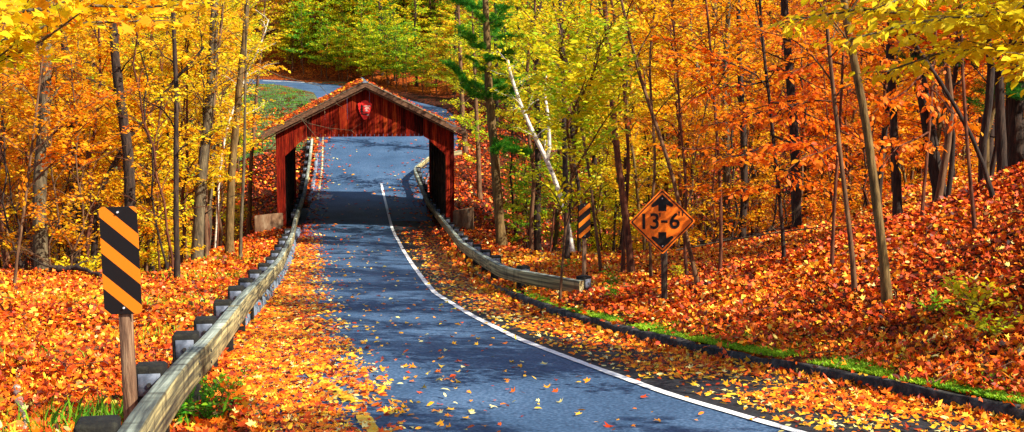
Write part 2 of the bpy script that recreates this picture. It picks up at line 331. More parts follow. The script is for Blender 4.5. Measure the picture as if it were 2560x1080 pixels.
def ground_mat():
    m, nt, out = new_mat('leaf_covered_ground')
    v = coords(nt); 
    vo = N(nt, 'ShaderNodeTexVoronoi', Scale=11.); LK(nt, v, vo.inputs['Vector'])
    vo2 = N(nt, 'ShaderNodeTexVoronoi', Scale=5.5); LK(nt, v, vo2.inputs['Vector'])
    sp = nt.nodes.new('ShaderNodeSeparateColor'); LK(nt, vo.outputs['Color'], sp.inputs[0])
    big = N(nt, 'ShaderNodeTexNoise', Scale=.35, Detail=3.); LK(nt, v, big.inputs['Vector'])
    at_ = nt.nodes.new('ShaderNodeAttribute'); at_.attribute_name = 'tone'
    t = math_(nt, 'ADD', math_(nt, 'SUBTRACT', at_.outputs['Fac'], .12), math_(nt, 'ADD', math_(nt, 'MULTIPLY', math_(nt, 'SUBTRACT', sp.outputs[0], .5), .55), math_(nt, 'MULTIPLY', math_(nt, 'SUBTRACT', big.outputs['Fac'], .5), .5)))
    r = ramp(nt, [(0, (.012, .006, .003)), (.2, (.05, .014, .005)), (.4, (.22, .035, .006)), (.6, (.5, .10, .008)), (.8, (.7, .26, .015)), (1, (.75, .45, .03))]); LK(nt, t, r.inputs['Fac'])
    p = nt.nodes.new('ShaderNodeBsdfPrincipled'); p.inputs['Roughness'].default_value = .9; p.inputs['Specular IOR Level'].default_value = .1
    # grassy clearing beyond the bridge
    tc = nt.nodes.new('ShaderNodeTexCoord'); sx = nt.nodes.new('ShaderNodeSeparateXYZ'); LK(nt, tc.outputs['Object'], sx.inputs[0])
    g1 = math_(nt, 'SMOOTHSTEP' if False else 'GREATER_THAN', sx.outputs['Y'], 84.)
    g2 = math_(nt, 'LESS_THAN', sx.outputs['Y'], 131.)
    g3 = math_(nt, 'LESS_THAN', math_(nt, 'ADD', sx.outputs['X'], math_(nt, 'MULTIPLY', math_(nt, 'SUBTRACT', sx.outputs['Y'], 84.), .10)), -12.)
    gn = N(nt, 'ShaderNodeTexNoise', Scale=.9, Detail=6.); LK(nt, v, gn.inputs['Vector'])
    g = math_(nt, 'MULTIPLY', math_(nt, 'MULTIPLY', g1, g2), math_(nt, 'MULTIPLY', g3, math_(nt, 'GREATER_THAN', gn.outputs['Fac'], .47)))
    gr = ramp(nt, [(.3, (.03, .045, .03)), (.5, (.075, .12, .05)), (.7, (.20, .2, .06))]); gn2 = N(nt, 'ShaderNodeTexNoise', Scale=6., Detail=5.); LK(nt, v, gn2.inputs['Vector']); LK(nt, gn2.outputs['Fac'], gr.inputs['Fac'])
    mx = nt.nodes.new('ShaderNodeMix'); mx.data_type = 'RGBA'; LK(nt, g, mx.inputs['Factor']); LK(nt, r.outputs['Color'], mx.inputs[6]); LK(nt, gr.outputs['Color'], mx.inputs[7])
    LK(nt, mx.outputs[2], p.inputs['Base Color'])
    bu = nt.nodes.new('ShaderNodeBump'); bu.inputs['Strength'].default_value = .8; bu.inputs['Distance'].default_value = .05
    LK(nt, math_(nt, 'ADD', sp.outputs[1], vo2.outputs['Distance']), bu.inputs['Height']); LK(nt, bu.outputs['Normal'], p.inputs['Normal'])
    LK(nt, p.outputs[0], out.inputs['Surface']); return m
M['ground'] = ground_mat()

# ------------------------------------------------------------------ leaf colour over the land
def tone_at(x, y):
    dl = xl(y) - x; dr = x - xr(y)
    left = .51 + .12 * nz(x, y, .8, 2.) + .06 * smooth((dl - 1) / 4)
    right = .50 - .10 * smooth((dr - 1.5) / 6) + .12 * nz(x, y, .6, 4.) + .16 * smooth((y - 26) / 10) * smooth((46 - y) / 8)
    t = np.where(dr > 0, right, np.where(dl > 0, left, .60))
    far = smooth((y - 44) / 14)
    return t * (1 - far) + (.36 + .10 * nz(x, y, .3, 1.) + .30 * smooth((y - 116) / 10)) * far

# ------------------------------------------------------------------ ground, one sheet
ys = np.concatenate([np.arange(-40, 4, 4), np.arange(4, 60, .4), np.arange(60, 90, .6), np.arange(90, 145, 1.2), np.arange(145, 401, 8)])
offs = np.concatenate([np.arange(0, 3, .3), np.arange(3, 10, .6), np.arange(10, 30, 1.5), np.arange(30, 80, 5), np.arange(80, 261, 20)])
rows = []
for y in ys:
    a, b = xl(y), xr(y)
    if b - a < .5: b = a + .5
    row = np.concatenate([(a - .02 - offs)[::-1], [a + .01], np.linspace(a + .9, b - .9, 4) if b - a > 2 else np.linspace(a + .1, b - .1, 4), [b - .01], b + .02 + offs])
    rows.append(np.stack([row, np.full(len(row), y), T(row, np.full(len(row), y))], 1))
G = np.array(rows); nr, ncol = G.shape[:2]
i, j = np.meshgrid(np.arange(nr - 1), np.arange(ncol - 1), indexing='ij')
f = np.stack([i * ncol + j, i * ncol + j + 1, (i + 1) * ncol + j + 1, (i + 1) * ncol + j], -1).reshape(-1, 4)
cx = G.reshape(-1, 3)[f].mean(1)
mb = MB(); mb.add(G.reshape(-1, 3), f, 0, tone_at(cx[:, 0], cx[:, 1]) - .12)
tag(mb.build('ground', M['ground'], smooth_=True, attr=True), 'leaf covered forest floor rolling down to the stream and up the far hill', 'ground', kind='structure')

# ------------------------------------------------------------------ road and markings
def strip(name, yv, x0, x1, dz, mat, ncols=8):
    yv = np.asarray(yv); rows = []
    for q, y in enumerate(yv):
        xx = np.linspace(x0[q], x1[q], ncols); rows.append(np.stack([xx, np.full(ncols, y), np.full(ncols, zr(y) + dz)], 1))
    g = np.array(rows); n = len(yv)
    i, j = np.meshgrid(np.arange(n - 1), np.arange(ncols - 1), indexing='ij')
    f = np.stack([i * ncols + j, i * ncols + j + 1, (i + 1) * ncols + j + 1, (i + 1) * ncols + j], -1).reshape(-1, 4)
    m = MB(); m.add(g.reshape(-1, 3), f); return m.build(name, mat, smooth_=True)
ry = np.arange(-20, 140, .5)
tag(strip('road', ry, xl(ry), xr(ry), 0, M['asphalt']), 'blue grey asphalt road dipping through the covered bridge and climbing beyond', 'road', kind='structure')

def ribbon(name, P, w, dz, mat, step=.25, jit=0.0):
    P = np.asarray(P)[:, :2]; d = np.r_[0, np.cumsum(np.linalg.norm(np.diff(P, axis=0), axis=1))]
    s = np.arange(0, d[-1], step); Q = np.stack([np.interp(s, d, P[:, 0]), np.interp(s, d, P[:, 1])], 1)
    if len(Q) > 12:
        k = np.hanning(9); k /= k.sum(); 
        for c in (0, 1): Q[:, c] = np.convolve(np.pad(Q[:, c], 4, mode='reflect', reflect_type='odd'), k, mode='valid')
    t = unit(np.gradient(Q, axis=0)); nrm = np.stack([-t[:, 1], t[:, 0]], 1)
    wj = w / 2 * (1 + jit * rs.randn(len(Q), 1)); L_ = Q + nrm * wj; R_ = Q - nrm * wj
    v = np.stack([np.c_[L_, zr(L_[:, 1]) + dz], np.c_[R_, zr(R_[:, 1]) + dz]], 1).reshape(-1, 3)
    i = np.arange(len(Q) - 1) * 2
    m = MB(); m.add(v, np.stack([i + 1, i + 3, i + 2, i], 1)); return m.build(name, mat)
WL = pts_road([(2270, 1160), (1990, 1080), (1680, 990), (1500, 925), (1400, 888), (1300, 850), (1180, 790), (1090, 735), (1030, 660), (995, 600), (980, 570), (965, 510), (953, 458)])
tag(ribbon('road_marking', WL, .125, .012, M['white'], jit=.05), 'long curving white lane line ending beyond the bridge', 'road marking', kind='structure')
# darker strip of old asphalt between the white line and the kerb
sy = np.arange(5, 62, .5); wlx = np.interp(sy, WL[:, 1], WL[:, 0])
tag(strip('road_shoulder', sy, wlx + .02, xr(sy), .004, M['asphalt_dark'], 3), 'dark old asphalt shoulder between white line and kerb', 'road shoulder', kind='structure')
YL = pts_road([(780, 938), (828, 972), (880, 1005)])
tag(ribbon('road_marking', YL, .15, .012, M['yellow'], .2, .1), 'yellow edge line showing through the leaves on the left', 'road marking', kind='structure')
YL2 = pts_road([(905, 1040), (940, 1085), (990, 1150)])
tag(ribbon('road_marking', YL2, .15, .012, M['yellow'], .2, .1), 'yellow edge line at the bottom edge of the road', 'road marking', kind='structure')
EL = np.stack([xl(np.arange(70, 112, 2.)) + .32, np.arange(70, 112, 2.)], 1)
tag(ribbon('road_marking', EL, .10, .012, M['pale_yellow'], jit=.05), 'pale yellow edge line beyond the bridge', 'road marking', kind='structure')
PB = pts_road([(790, 492), (832, 492)]); tag(ribbon('road_marking', PB, 1.2, .012, M['steel'], .1), 'pale patch on the road inside the bridge, left', 'road marking', kind='structure')
EL2 = np.array([[-19.5, 130.], [-22.5, 131.8], [-26, 133.2]])
tag(ribbon('road_marking', EL2, .25, .012, M['white'], .5), 'short white line on the far bend', 'road marking', kind='structure')

def kerb(name, yv, xf, side, w, h, mat, label, jit=.02):
    """a low rolled kerb; side -1 lies left of the pavement edge, +1 right"""
    prof = [(-.02, -.1), (0, h * .72), (w * .18, h), (w * .82, h * 1.02), (w, h * .6), (w + .02, -.1)]
    rows = []
    for y in yv:
        x0 = xf(y); j = jit * rs.randn(len(prof), 2)
        rows.append([[x0 + side * (a + j[q, 0]), y, float(zr(y)) + b + j[q, 1]] for q, (a, b) in enumerate(prof)])
    g = np.array(rows); n, k = g.shape[:2]
    i, j = np.meshgrid(np.arange(n - 1), np.arange(k - 1), indexing='ij')
    f = np.stack([i * k + j, i * k + j + 1, (i + 1) * k + j + 1, (i + 1) * k + j], -1).reshape(-1, 4)
    if side > 0: f = f[:, ::-1]
    m = MB(); m.add(g.reshape(-1, 3), f); m.add(g[0], [list(range(k))]); m.add(g[-1], [list(range(k))])
    return tag(m.build(name, mat, smooth_=True), label, 'kerb', kind='structure')
kerb('kerb', np.arange(5, 29, .35), xr, 1, .15, .145, M['kerb_dark'], 'dark mossy asphalt kerb along the right bank')
kerb('kerb', np.arange(29.0, 57.2, .35), xr, 1, .17, .11, M['kerb_mid'], 'worn brown kerb curving to the bridge on the right')
kerb('kerb', np.arange(21.3, 57.2, .35), xl, -1, .24, .21, M['kerb_pale'], 'pale blue grey kerb under the left guardrail', .02)
kerb('kerb', np.arange(69, 84, .5), xl, -1, .22, .15, M['kerb_pale'], 'pale kerb beyond the bridge on the left')
kerb('kerb', np.arange(69, 84, .5), xr, 1, .2, .15, M['kerb_pale'], 'pale kerb beyond the bridge on the right')
#PART2
# ------------------------------------------------------------------ guardrails
def hit_t(u, v, dz):
    D = 6.
    while D < 120:
        p = at(u, v, D)
        if p[2] < float(zr(p[1])) + dz: break
        D += .03
    return p
def sampled(P, s):
    d = np.r_[0, np.cumsum(np.linalg.norm(np.diff(P[:, :2], axis=0), axis=1))]
    return np.stack([np.interp(s, d, P[:, k]) for k in range(P.shape[1])], -1), d[-1]
def guardrail(label, P, post_s, side, beam_len, skip_posts=()):
    """P: rail axis points (x, y, z of top); timber beams bolted to dark posts standing on the outer side"""
    s = np.arange(0, 400, .4); _, tot = sampled(P, np.array([0.])); s = s[s < tot]; s = np.r_[s, tot]
    Q, _ = sampled(P, s)
    k = np.hanning(7); k /= k.sum()
    for c in range(3): Q[:, c] = np.convolve(np.pad(Q[:, c], 3, mode='reflect', reflect_type='odd'), k, mode='valid')
    Q = np.c_[Q, s]
    root = empty('guardrail', (Q[0, 0], Q[0, 1], Ts(Q[0, 0], Q[0, 1]))); tag(root, label, 'guardrail')
    o0 = np.array(root.location)
    t = unit(np.gradient(Q[:, :2], axis=0)); n = np.stack([-t[:, 1], t[:, 0]], 1) * side   # n points outward
    nb = max(1, int(round(tot / beam_len))); cuts = np.linspace(0, tot, nb + 1)
    W, H = .15, .28
    for b in range(nb):
        ss = np.arange(cuts[b] + .012, cuts[b + 1] - .012, .45); ss = np.r_[ss, cuts[b + 1] - .012]
        c = np.stack([np.interp(ss, s, Q[:, q]) for q in range(3)], -1); nn = unit(np.stack([np.interp(ss, s, n[:, q]) for q in range(2)], -1)); nn = np.c_[nn, np.zeros(len(nn))]
        jt = rs.randn() * .008; rings = np.stack([c + nn * (-W / 2) + [0, 0, jt], c + nn * (W / 2) + [0, 0, jt], c + nn * (W / 2) - [0, 0, H], c - nn * (W / 2) - [0, 0, H]], 1) - o0
        m = MB(); K = len(ss); v = rings.reshape(-1, 3); i = np.arange(K - 1)[:, None] * 4; j = np.arange(4)[None, :]; j2 = (j + 1) % 4
        ff = np.stack([i + j, i + 4 + j, i + 4 + j2, i + j2], -1).reshape(-1, 4)
        if side < 0: ff = ff[:, ::-1]
        tone = .5 + rs.randn() * .16
        m.add(v, ff, 0, tone); m.add(v[:4], [[0, 1, 2, 3]], 0, tone); m.add(v[-4:], [[3, 2, 1, 0]], 0, tone)
        bm_ = m.build('rail_beam', M['rail'], root, attr=True); bevel(bm_, .012)
        gq = np.stack([np.repeat(ss, 4), np.tile([0, W, W, 0], K), np.tile([0, 0, -H, -H], K)], 1); gq = np.vstack([gq, gq[:4], gq[-4:]]) + rs.uniform(0, 50, 3)
        ga = bm_.data.attributes.new('grain', 'FLOAT_VECTOR', 'POINT'); ga.data.foreach_set('vector', gq.astype(np.float32).ravel())
        if c[:, 1].min() < 34:
            for e_ in (.5, cuts[b + 1] - cuts[b] - .5):
                for dz_ in (-.09, -.21):
                    q_ = cuts[b] + e_; cc = np.array([np.interp(q_, s, Q[:, w_]) for w_ in range(3)]); n3 = np.array([*unit(np.array([np.interp(q_, s, n[:, w_]) for w_ in range(2)])), 0.])
                    mm = MB(); mm.tube(np.array([cc - n3 * (W / 2 - .004) + [0, 0, dz_], cc - n3 * (W / 2 + .012) + [0, 0, dz_]]) - o0, [.018, .016], 8); mm.build('bolt', M['kerb_dark'], bm_)
    for q, sp in enumerate(post_s):
        c = np.array([np.interp(sp, s, Q[:, e]) for e in range(3)]); nn = unit(np.array([np.interp(sp, s, n[:, e]) for e in range(2)])); tt = np.array([nn[1], -nn[0]]) * (1 if side > 0 else -1)
        if 57.2 < c[1] < 69.2: w_ = .2
        else: w_ = .255
        pc = c[:2] + nn * (W / 2 + w_ / 2 + .004)
        zg = Ts(*pc) if not (58.8 < c[1] < 68) else float(zr(c[1]))
        zt = c[2] + .055 + .02 * rs.randn()
        ang = math.atan2(tt[1], tt[0]) - math.pi / 2
        m = MB(); hgt = zt - zg + .25; m.box((0, 0, (zt + zg - .25) / 2 - zg), (w_, .24, hgt))
        po = bevel(m.build('post', M['block'], root), .02); po.location = (pc[0] - o0[0], pc[1] - o0[1], zg - o0[2]); po.rotation_euler = (0, 0, ang)
        m = MB(); m.box((0, -.124, zt - zg - .15), (w_ * .72, .008, .19)); pl = bevel(m.build('steel_plate', M['steel'], po), .003)
        m = MB(); a_ = np.arange(8) * math.pi / 4; m.prism([(.02 * math.cos(e), zt - zg - .15 + .02 * math.sin(e)) for e in a_], -.146, -.126); m.build('bolt', M['kerb_dark'], po)
    return root
def axis(px, extra=None, dz=.72):
    return np.array([np.array(hit_t(u, v, dz)) for u, v in px])
LP = axis([(318, 1085), (366, 1012), (388, 985), (449, 910), (518, 845), (565, 790), (611, 735), (646, 700), (675, 672), (700, 645), (715, 615), (730, 585), (737, 550), (750, 510), (760, 480), (768, 440), (774, 400), (780, 347)])
LP[:, 2] = zr(LP[:, 1]) + .72
dL = np.r_[0, np.cumsum(np.linalg.norm(np.diff(LP[:, :2], axis=0), axis=1))]
post_px = [(300, 1040), (400, 905), (470, 832), (522, 787), (562, 744), (600, 714), (628, 694), (652, 675), (676, 657), (693, 641), (706, 627), (716, 612), (722, 598), (728, 585), (733, 571)]
py_ = [hit_t(u, v, .78)[1] for u, v in post_px] + [57.9, 60.2, 62.5, 64.8, 67.1] + [70.0 + 2.1 * q for q in range(8)]
guardrail('long weathered timber guardrail on the left of the road, running into the bridge', LP, [float(np.interp(y, LP[:, 1], dL)) for y in py_ if y < LP[-1, 1]], 1, 5.0)
RP = axis([(1455, 702), (1355, 686), (1290, 676)], dz=.72)
RPx = [(1262, 668), (1235, 652), (1200, 633), (1155, 605), (1130, 575), (1100, 540), (1070, 500), (1050, 455), (1035, 420), (1080, 385)]
e_ = at(1455, 702, 27.0); c_ = at(1262, 668, 29.3)
RP = np.array([e_, at(1355, 685, 27.7), c_] + [np.array(hit_t(u, v, .72)) for u, v in RPx[1:]] + [np.array([-3.2, 81.5, 0])])
RP[3:, 2] = zr(RP[3:, 1]) + .72
dR = np.r_[0, np.cumsum(np.linalg.norm(np.diff(RP[:, :2], axis=0), axis=1))]
sR = [.12, dR[2] - .5] + [float(np.interp(y, RP[2:, 1], dR[2:])) for y in [31.8, 34.6, 37.4, 40.2, 43, 46, 49, 52, 55, 57.9, 60.2, 62.5, 64.8, 67.1, 70.2, 72.3, 74.4, 76.2]] + [dR[-1] - 3., dR[-1] - 1.]
guardrail('timber guardrail on the right, flaring out to the small striped marker', RP, sR, -1, 4.6)

# ------------------------------------------------------------------ covered bridge
fp = at(917.5, 578, 58.2)
BR = empty('covered_bridge', (fp[0], fp[1], 0.0), 0.128)
tag(BR, 'red wooden covered bridge with a gabled shingle roof littered with leaves', 'covered bridge')
HWD, EH, LEN = 4.0, 4.62, 11.9
SL = 2.25 / 4.5
def roof_z(x): return 6.75 - abs(x) * SL
def portal(y0, name, label=None):
    m = MB(); w = .2; n = 40
    for q in range(n):
        x0 = -HWD + q * w; x1 = x0 + w - .012; dy = rs.uniform(0, .018); tone = np.clip(.5 + .22 * rs.randn(), 0, 1)
        def bot(x):
            a = abs(x)
            if a > 3.66: return 0.02
            if a < 2.66: return 4.30
            return 4.30 - (a - 2.66) * .9
        if abs(x0 + .1) > 3.62: b0 = b1 = -.1
        else: b0, b1 = bot(x0), bot(x1)
        m.prism([(x0, b0), (x1, b1), (x1, roof_z(x1) - .12), (x0, roof_z(x0) - .12)], y0 - .03 - dy, y0 + .03, 0, tone)
    return m.build(name, M['boards'], BR, attr=True)
portal(0, 'front_gable_wall'); portal(LEN, 'back_gable_wall')
for sx in (-1, 1):
    m = MB()
    for q in range(int(LEN / .25)):
        m.box((sx * (3.93 + rs.uniform(0, .012)), .15 + q * .25, 2.15), (.05, .238, 4.5), 0, a=np.clip(.4 + .15 * rs.randn(), 0, 1))
    m.build('side_wall', M['boards'], BR, attr=True)
    m = MB()
    for q in range(7): m.box((sx * 3.80, .25 + q * 1.9, 2.12), (.2, .2, 4.35))
    m.box((sx * 3.80, LEN / 2, 4.40), (.2, LEN - .3, .18))
    bevel(m.build('timber_frame', M['post_dark'], BR), .01)
    m = MB()                                            # roof slope, shingles in stepped courses
    nC = 18; L_ = 4.55
    for q in range(nC):
        a0 = .02 + q * L_ / nC; a1 = a0 + L_ / nC + .05; zc = lambda a, up: 6.75 - a * SL + up
        m.prism([(sx * a0, zc(a0, .0)), (sx * a1, zc(a1, .0)), (sx * a1, zc(a1, .045)), (sx * a0, zc(a0, .02))][::sx], -.42, LEN + .42)
    m.build('roof_slope', M['shingle'], BR)
    for y0, nm in ((-.44, 'barge_board'), (LEN + .40, 'barge_board')):
        m = MB(); m.prism([(0, 6.73), (sx * 4.58, 6.73 - 4.58 * SL), (sx * 4.58, 6.73 - 4.58 * SL - .20), (0, 6.73 - .20)][::sx], y0, y0 + .05)
        m.prism([(0, 6.50), (sx * 4.52, 6.50 - 4.52 * SL), (sx * 4.52, 6.50 - 4.52 * SL - .07), (0, 6.43)][::sx], y0 + .1, y0 + .16)
        bevel(m.build(nm, M['fascia'], BR), .008)
m = MB()
for q in range(7): m.box((0, .3 + q * 1.88, 4.50), (7.6, .16, .2))
m.build('tie_beams', M['post_dark'], BR)
m = MB(); m.prism([(-.14, 6.72), (0, 6.86), (.14, 6.72)], -.46, LEN + .46); m.build('ridge_cap', M['kerb_pale'], BR)
m = MB(); m.box((0, LEN / 2, -.28), (8.1, LEN - .6, .5)); m.build('deck_slab', M['gravel'], BR)
for y0 in (.5, LEN - .5):
    m = MB(); m.box((0, y0, -2.0), (8.0, .9, 3.6)); bevel(m.build('abutment', M['concrete'], BR), .03)
# arrowhead emblem on the gable
AH = [(-.27, .33), (-.21, .38), (-.13, .36), (-.12, .44), (0.02, .48), (.16, .45), (.19, .37), (.27, .38), (.33, .31), (.29, .10), (.20, -.12), (.10, -.30), (.02, -.36), (-.06, -.31), (-.18, -.10), (-.25, .12)][::-1]
er = bpy.data.objects.new('emblem', None); COL.objects.link(er); bpy.data.objects.remove(er)
m = MB(); m.prism([(x * 1.05, z * 1.05) for x, z in AH], -.045, 0); em = m.build('emblem_board', M['emblem_red'], BR); em.location = (-.05, -.055, 5.43); bevel(em, .01)
m = MB()
m.prism([(-.11, .34), (-.165, .20), (-.13, .20), (-.185, .08), (-.14, .08), (-.19, -.03), (-.13, -.03), (-.13, -.13), (-.09, -.13), (-.09, -.03), (-.04, -.03), (-.08, .08), (-.05, .08), (-.085, .20), (-.06, .20)], -.058, -.047)
m.prism([(-.19, -.11), (-.05, -.14), (.05, -.16), (.16, -.13), (.17, -.09), (.08, -.07), (.05, -.11), (-.08, -.10)][::-1], -.060, -.0475)
m.build('emblem_tree', M['black'], em)
m = MB(); m.prism([(.00, .02), (.07, .05), (.10, .10), (.14, .05), (.22, .0), (.15, .02), (.10, .0), (.06, .02)], -.056, -.047)
m.prism([(.10, -.18), (.18, -.18), (.20, -.13), (.12, -.14)], -.062, -.049); m.build('emblem_mountain', M['emblem_white'], em)
def text(name, s, size, mat, parent, loc, ext=.004, sx=1., bold=0.):
    cu = bpy.data.curves.new(name, 'FONT'); cu.body = s; cu.size = size; cu.extrude = ext; cu.align_x = 'CENTER'; cu.align_y = 'CENTER'; cu.offset = bold; cu.resolution_u = 6
    t = bpy.data.objects.new(name, cu); COL.objects.link(t)
    dg = bpy.context.evaluated_depsgraph_get(); me = bpy.data.meshes.new_from_object(t.evaluated_get(dg))
    bpy.data.objects.remove(t); o = bpy.data.objects.new(name, me); COL.objects.link(o); me.materials.clear(); me.materials.append(mat)
    o.parent = parent; o.location = loc; o.rotation_euler = (math.pi / 2, 0, 0); o.scale = (sx, 1, 1); return o
text('emblem_lettering', 'NATIONAL\nPARK\nSERVICE', .062, M['emblem_white'], em, (.13, -.052, .18), bold=.002)
# wing walls of stained concrete on either side of the portal
def wing(name, x0, x1, y0, y1, z0, za, zb, label):
    m = MB(); t = .28
    v = [(x0, y0, z0), (x1, y1, z0), (x1, y1, zb), (x0, y0, za), (x0, y0 + t, z0), (x1, y1 + t, z0), (x1, y1 + t, zb), (x0, y0 + t, za)]
    o0 = ((x0 + x1) / 2, (y0 + y1) / 2, z0); v = np.array(v) - o0
    m.add(v, [[0, 1, 2, 3], [5, 4, 7, 6], [4, 0, 3, 7], [1, 5, 6, 2], [3, 2, 6, 7], [4, 5, 1, 0]])
    o = m.build(name, M['concrete']); o.location = o0; bevel(o, .02); return tag(o, label, 'wing wall')
a0 = at(636, 540, 56.4); a1 = at(703, 532, 57.6)
wing('wing_wall', a0[0], a1[0] + .1, a0[1], a1[1], -3.2, a0[2], a1[2], 'rust stained concrete wing wall left of the bridge portal')
a0 = at(1136, 528, 58.6); a1 = at(1184, 519, 57.0)
wing('wing_wall', a0[0] - .1, a1[0], a0[1], a1[1], -3.2, a0[2], a1[2], 'grey brown concrete wing wall right of the bridge portal')
# fallen leaves on the roof
def roof_litter():
    m = MB(); n = 5000
    sx = np.where(rs.rand(n) < .66, -1, 1); a = rs.uniform(.05, 4.5, n); yy = rs.uniform(-.4, LEN + .4, n)
    keep = rs.rand(n) < np.where(sx < 0, 1., .12 + .35 * (a > 3.6)) ; sx, a, yy = sx[keep], a[keep], yy[keep]; n = len(a)
    P = np.stack([sx * a, yy, 6.75 - a * SL + .06 + .05 * rs.rand(n)], 1); th = rs.uniform(0, 6.28, n)
    Dv = np.stack([np.cos(th), np.sin(th), -sx * np.cos(th) * SL * 0 + rs.normal(0, .25, n)], 1); Nn = np.stack([sx * .45 + rs.normal(0, .3, n), rs.normal(0, .3, n), np.ones(n)], 1)
    leaves(m, P, Dv, Nn, rs.uniform(.09, .16, n), QUAD, np.clip(rs.normal(.46, .2, n), .02, 1))
    o = m.build('roof_leaves', M['litter'], attr=True); o.location = BR.location; o.rotation_euler = (0, 0, .128)
    return tag(o, 'orange fallen leaves lying on the bridge roof', 'leaves', kind='stuff')
roof_litter()

# ------------------------------------------------------------------ signs
def rrect(w, h, r, n=5, zt=0.):
    """rounded rectangle hanging down from z=zt, centred on x"""
    P = []
    for cx_, cz, a0 in ((w / 2 - r, zt - r, 0), (-w / 2 + r, zt - r, 90), (-w / 2 + r, zt - h + r, 180), (w / 2 - r, zt - h + r, 270)):
        for q in range(n + 1):
            a = R(a0 + 90 * q / n); P.append((cx_ + r * math.cos(a), cz + r * math.sin(a)))
    return P[::-1]
def bolt(parent, x, z, y, r=.014):
    m = MB(); m.prism([(r * math.cos(e), r * math.sin(e)) for e in -np.arange(8) * math.pi / 4], -.012, 0); o = m.build('bolt', M['bolt'], parent); o.location = (x, y, z); return o
def marker(P0, top, w, h, sgn, roll, label, mat, pw, yaw=0., group=None, sc=1.):
    """striped object marker on a wooden post; P0 foot of the post, top z of the panel's top edge"""
    root = empty('object_marker_sign', P0, yaw); root.rotation_euler = (0, roll, yaw); tag(root, label, 'road sign')
    H = top - P0[2]
    m = MB(); m.prism(rrect(w, h, .035 * w / .3, 6), -.004, .004); pn = m.build('panel', stripe_mat('warning_stripes', sgn), root); pn.location = (0, -pw / 2 - .01, H)
    if sc != 1: pn.scale = (sc, 1, sc)
    bolt(pn, 0, -.045, -.006, .009); bolt(pn, .01, -h + .055, -.006, .009)
    m = MB(); m.box((0, 0, (H - .06 - .4) / 2), (pw, pw, H - .06 + .4)); bevel(m.build('post', M['post_wood'], root), .006)
    return root
p0 = hit(333, 1122); p0 = at(333, 1122, 10.5); p0[2] = Ts(p0[0], p0[1])
pt = at(303, 507, 10.5)
marker(p0, pt[2], .318, .914, 1, -.018, 'large black and orange striped marker sign on a leaning wooden post by the left guardrail', None, .095, sc=.952)
p0 = hit(1460, 727); pt = at(1460, 506, p0[1] * 1.004)
Dm = (p0[1] * CT + (CZ - p0[2]) * ST); pt = at(1460, 506, Dm - .1); sc = .76 / .914
marker(p0, pt[2], .30, .914, -1, 0., 'small black and orange striped marker sign at the near end of the right guardrail', None, .085, sc=sc)

p0 = hit(1661, 757); Dm = p0[1] * CT + (CZ - p0[2]) * ST
root = empty('clearance_sign', p0); root.rotation_euler = (0, -.018, 0); tag(root, 'orange diamond clearance sign reading 13 feet 6 on a dark wooden post', 'road sign')
pc = at(1657, 551, Dm - .08); S = 163 / (F / Dm) / 2 * 1.01     # half diagonal
def diamond(s, r):
    P = []; c = s - r * math.sqrt(2)
    for q, (cx_, cz) in enumerate(((c, 0), (0, c), (-c, 0), (0, -c))):
        for e in range(-2, 3): a = R(q * 90 + e * 22.5); P.append((cx_ + r * math.cos(a), cz + r * math.sin(a)))
    return P[::-1]
m = MB(); m.prism(diamond(S, .035), -.005, .005); pn = m.build('panel', M['orange'], root); pn.location = (pc[0] - p0[0], -.065, pc[2] - p0[2])
def ring(mb, A, B, y):
    n = len(A); v = [(x, y, z) for x, z in A] + [(x, y, z) for x, z in B]; mb.add(v, [[i, (i + 1) % n, n + (i + 1) % n, n + i] for i in range(n)])
m = MB(); ring(m, diamond(S - .030, .03), diamond(S - .058, .03), -.0085); m.build('border_line', M['black'], pn)
def arrow(sg):
    k = S / .57
    P = [(-.068, .182), (.068, .182), (.068, .290), (.150, .252), (.180, .256), (.190, .282), (.172, .305), (.0, .468), (-.172, .305), (-.190, .282), (-.180, .256), (-.150, .252), (-.068, .290)]
    P = [(x * k, z * k * sg) for x, z in P]; m = MB(); m.prism(P if sg < 0 else P[::-1], -.0105, -.0055); return m.build('arrow', M['black'], pn)
arrow(1); arrow(-1)
text('lettering', "13", .375 * S / .57, M['black'], pn, (-.225 * S / .57, -.008, -.005), sx=1.0, bold=.006)
text('lettering', "6", .375 * S / .57, M['black'], pn, (.21 * S / .57, -.008, -.005), sx=1.0, bold=.006)
m = MB(); k = S / .57; m.box((.035 * k, -.008, 0), (.11 * k, .005, .042 * k)); m.build('dash', M['black'], pn)
m = MB(); m.prism([(-.055 * k, .15 * k), (-.03 * k, .15 * k), (-.037 * k, .08 * k), (-.048 * k, .08 * k)][::-1], -.0105, -.0055); m.build('foot_mark', M['black'], pn)
for dx in (.29, .35):
    m = MB(); m.prism([((dx - .014) * k, .17 * k), ((dx + .014) * k, .17 * k), ((dx + .006) * k, .095 * k), ((dx - .006) * k, .095 * k)][::-1], -.0105, -.0055); m.build('inch_mark', M['black'], pn)
bolt(pn, 0, .40 * k, -.011, .012); bolt(pn, 0, -.42 * k, -.011, .012)
m = MB(); H = pc[2] - p0[2]; m.box((0, 0, (H + .3 - .4) / 2), (.10, .10, H + .3 + .4)); bevel(m.build('post', M['post_dark'], root), .006)

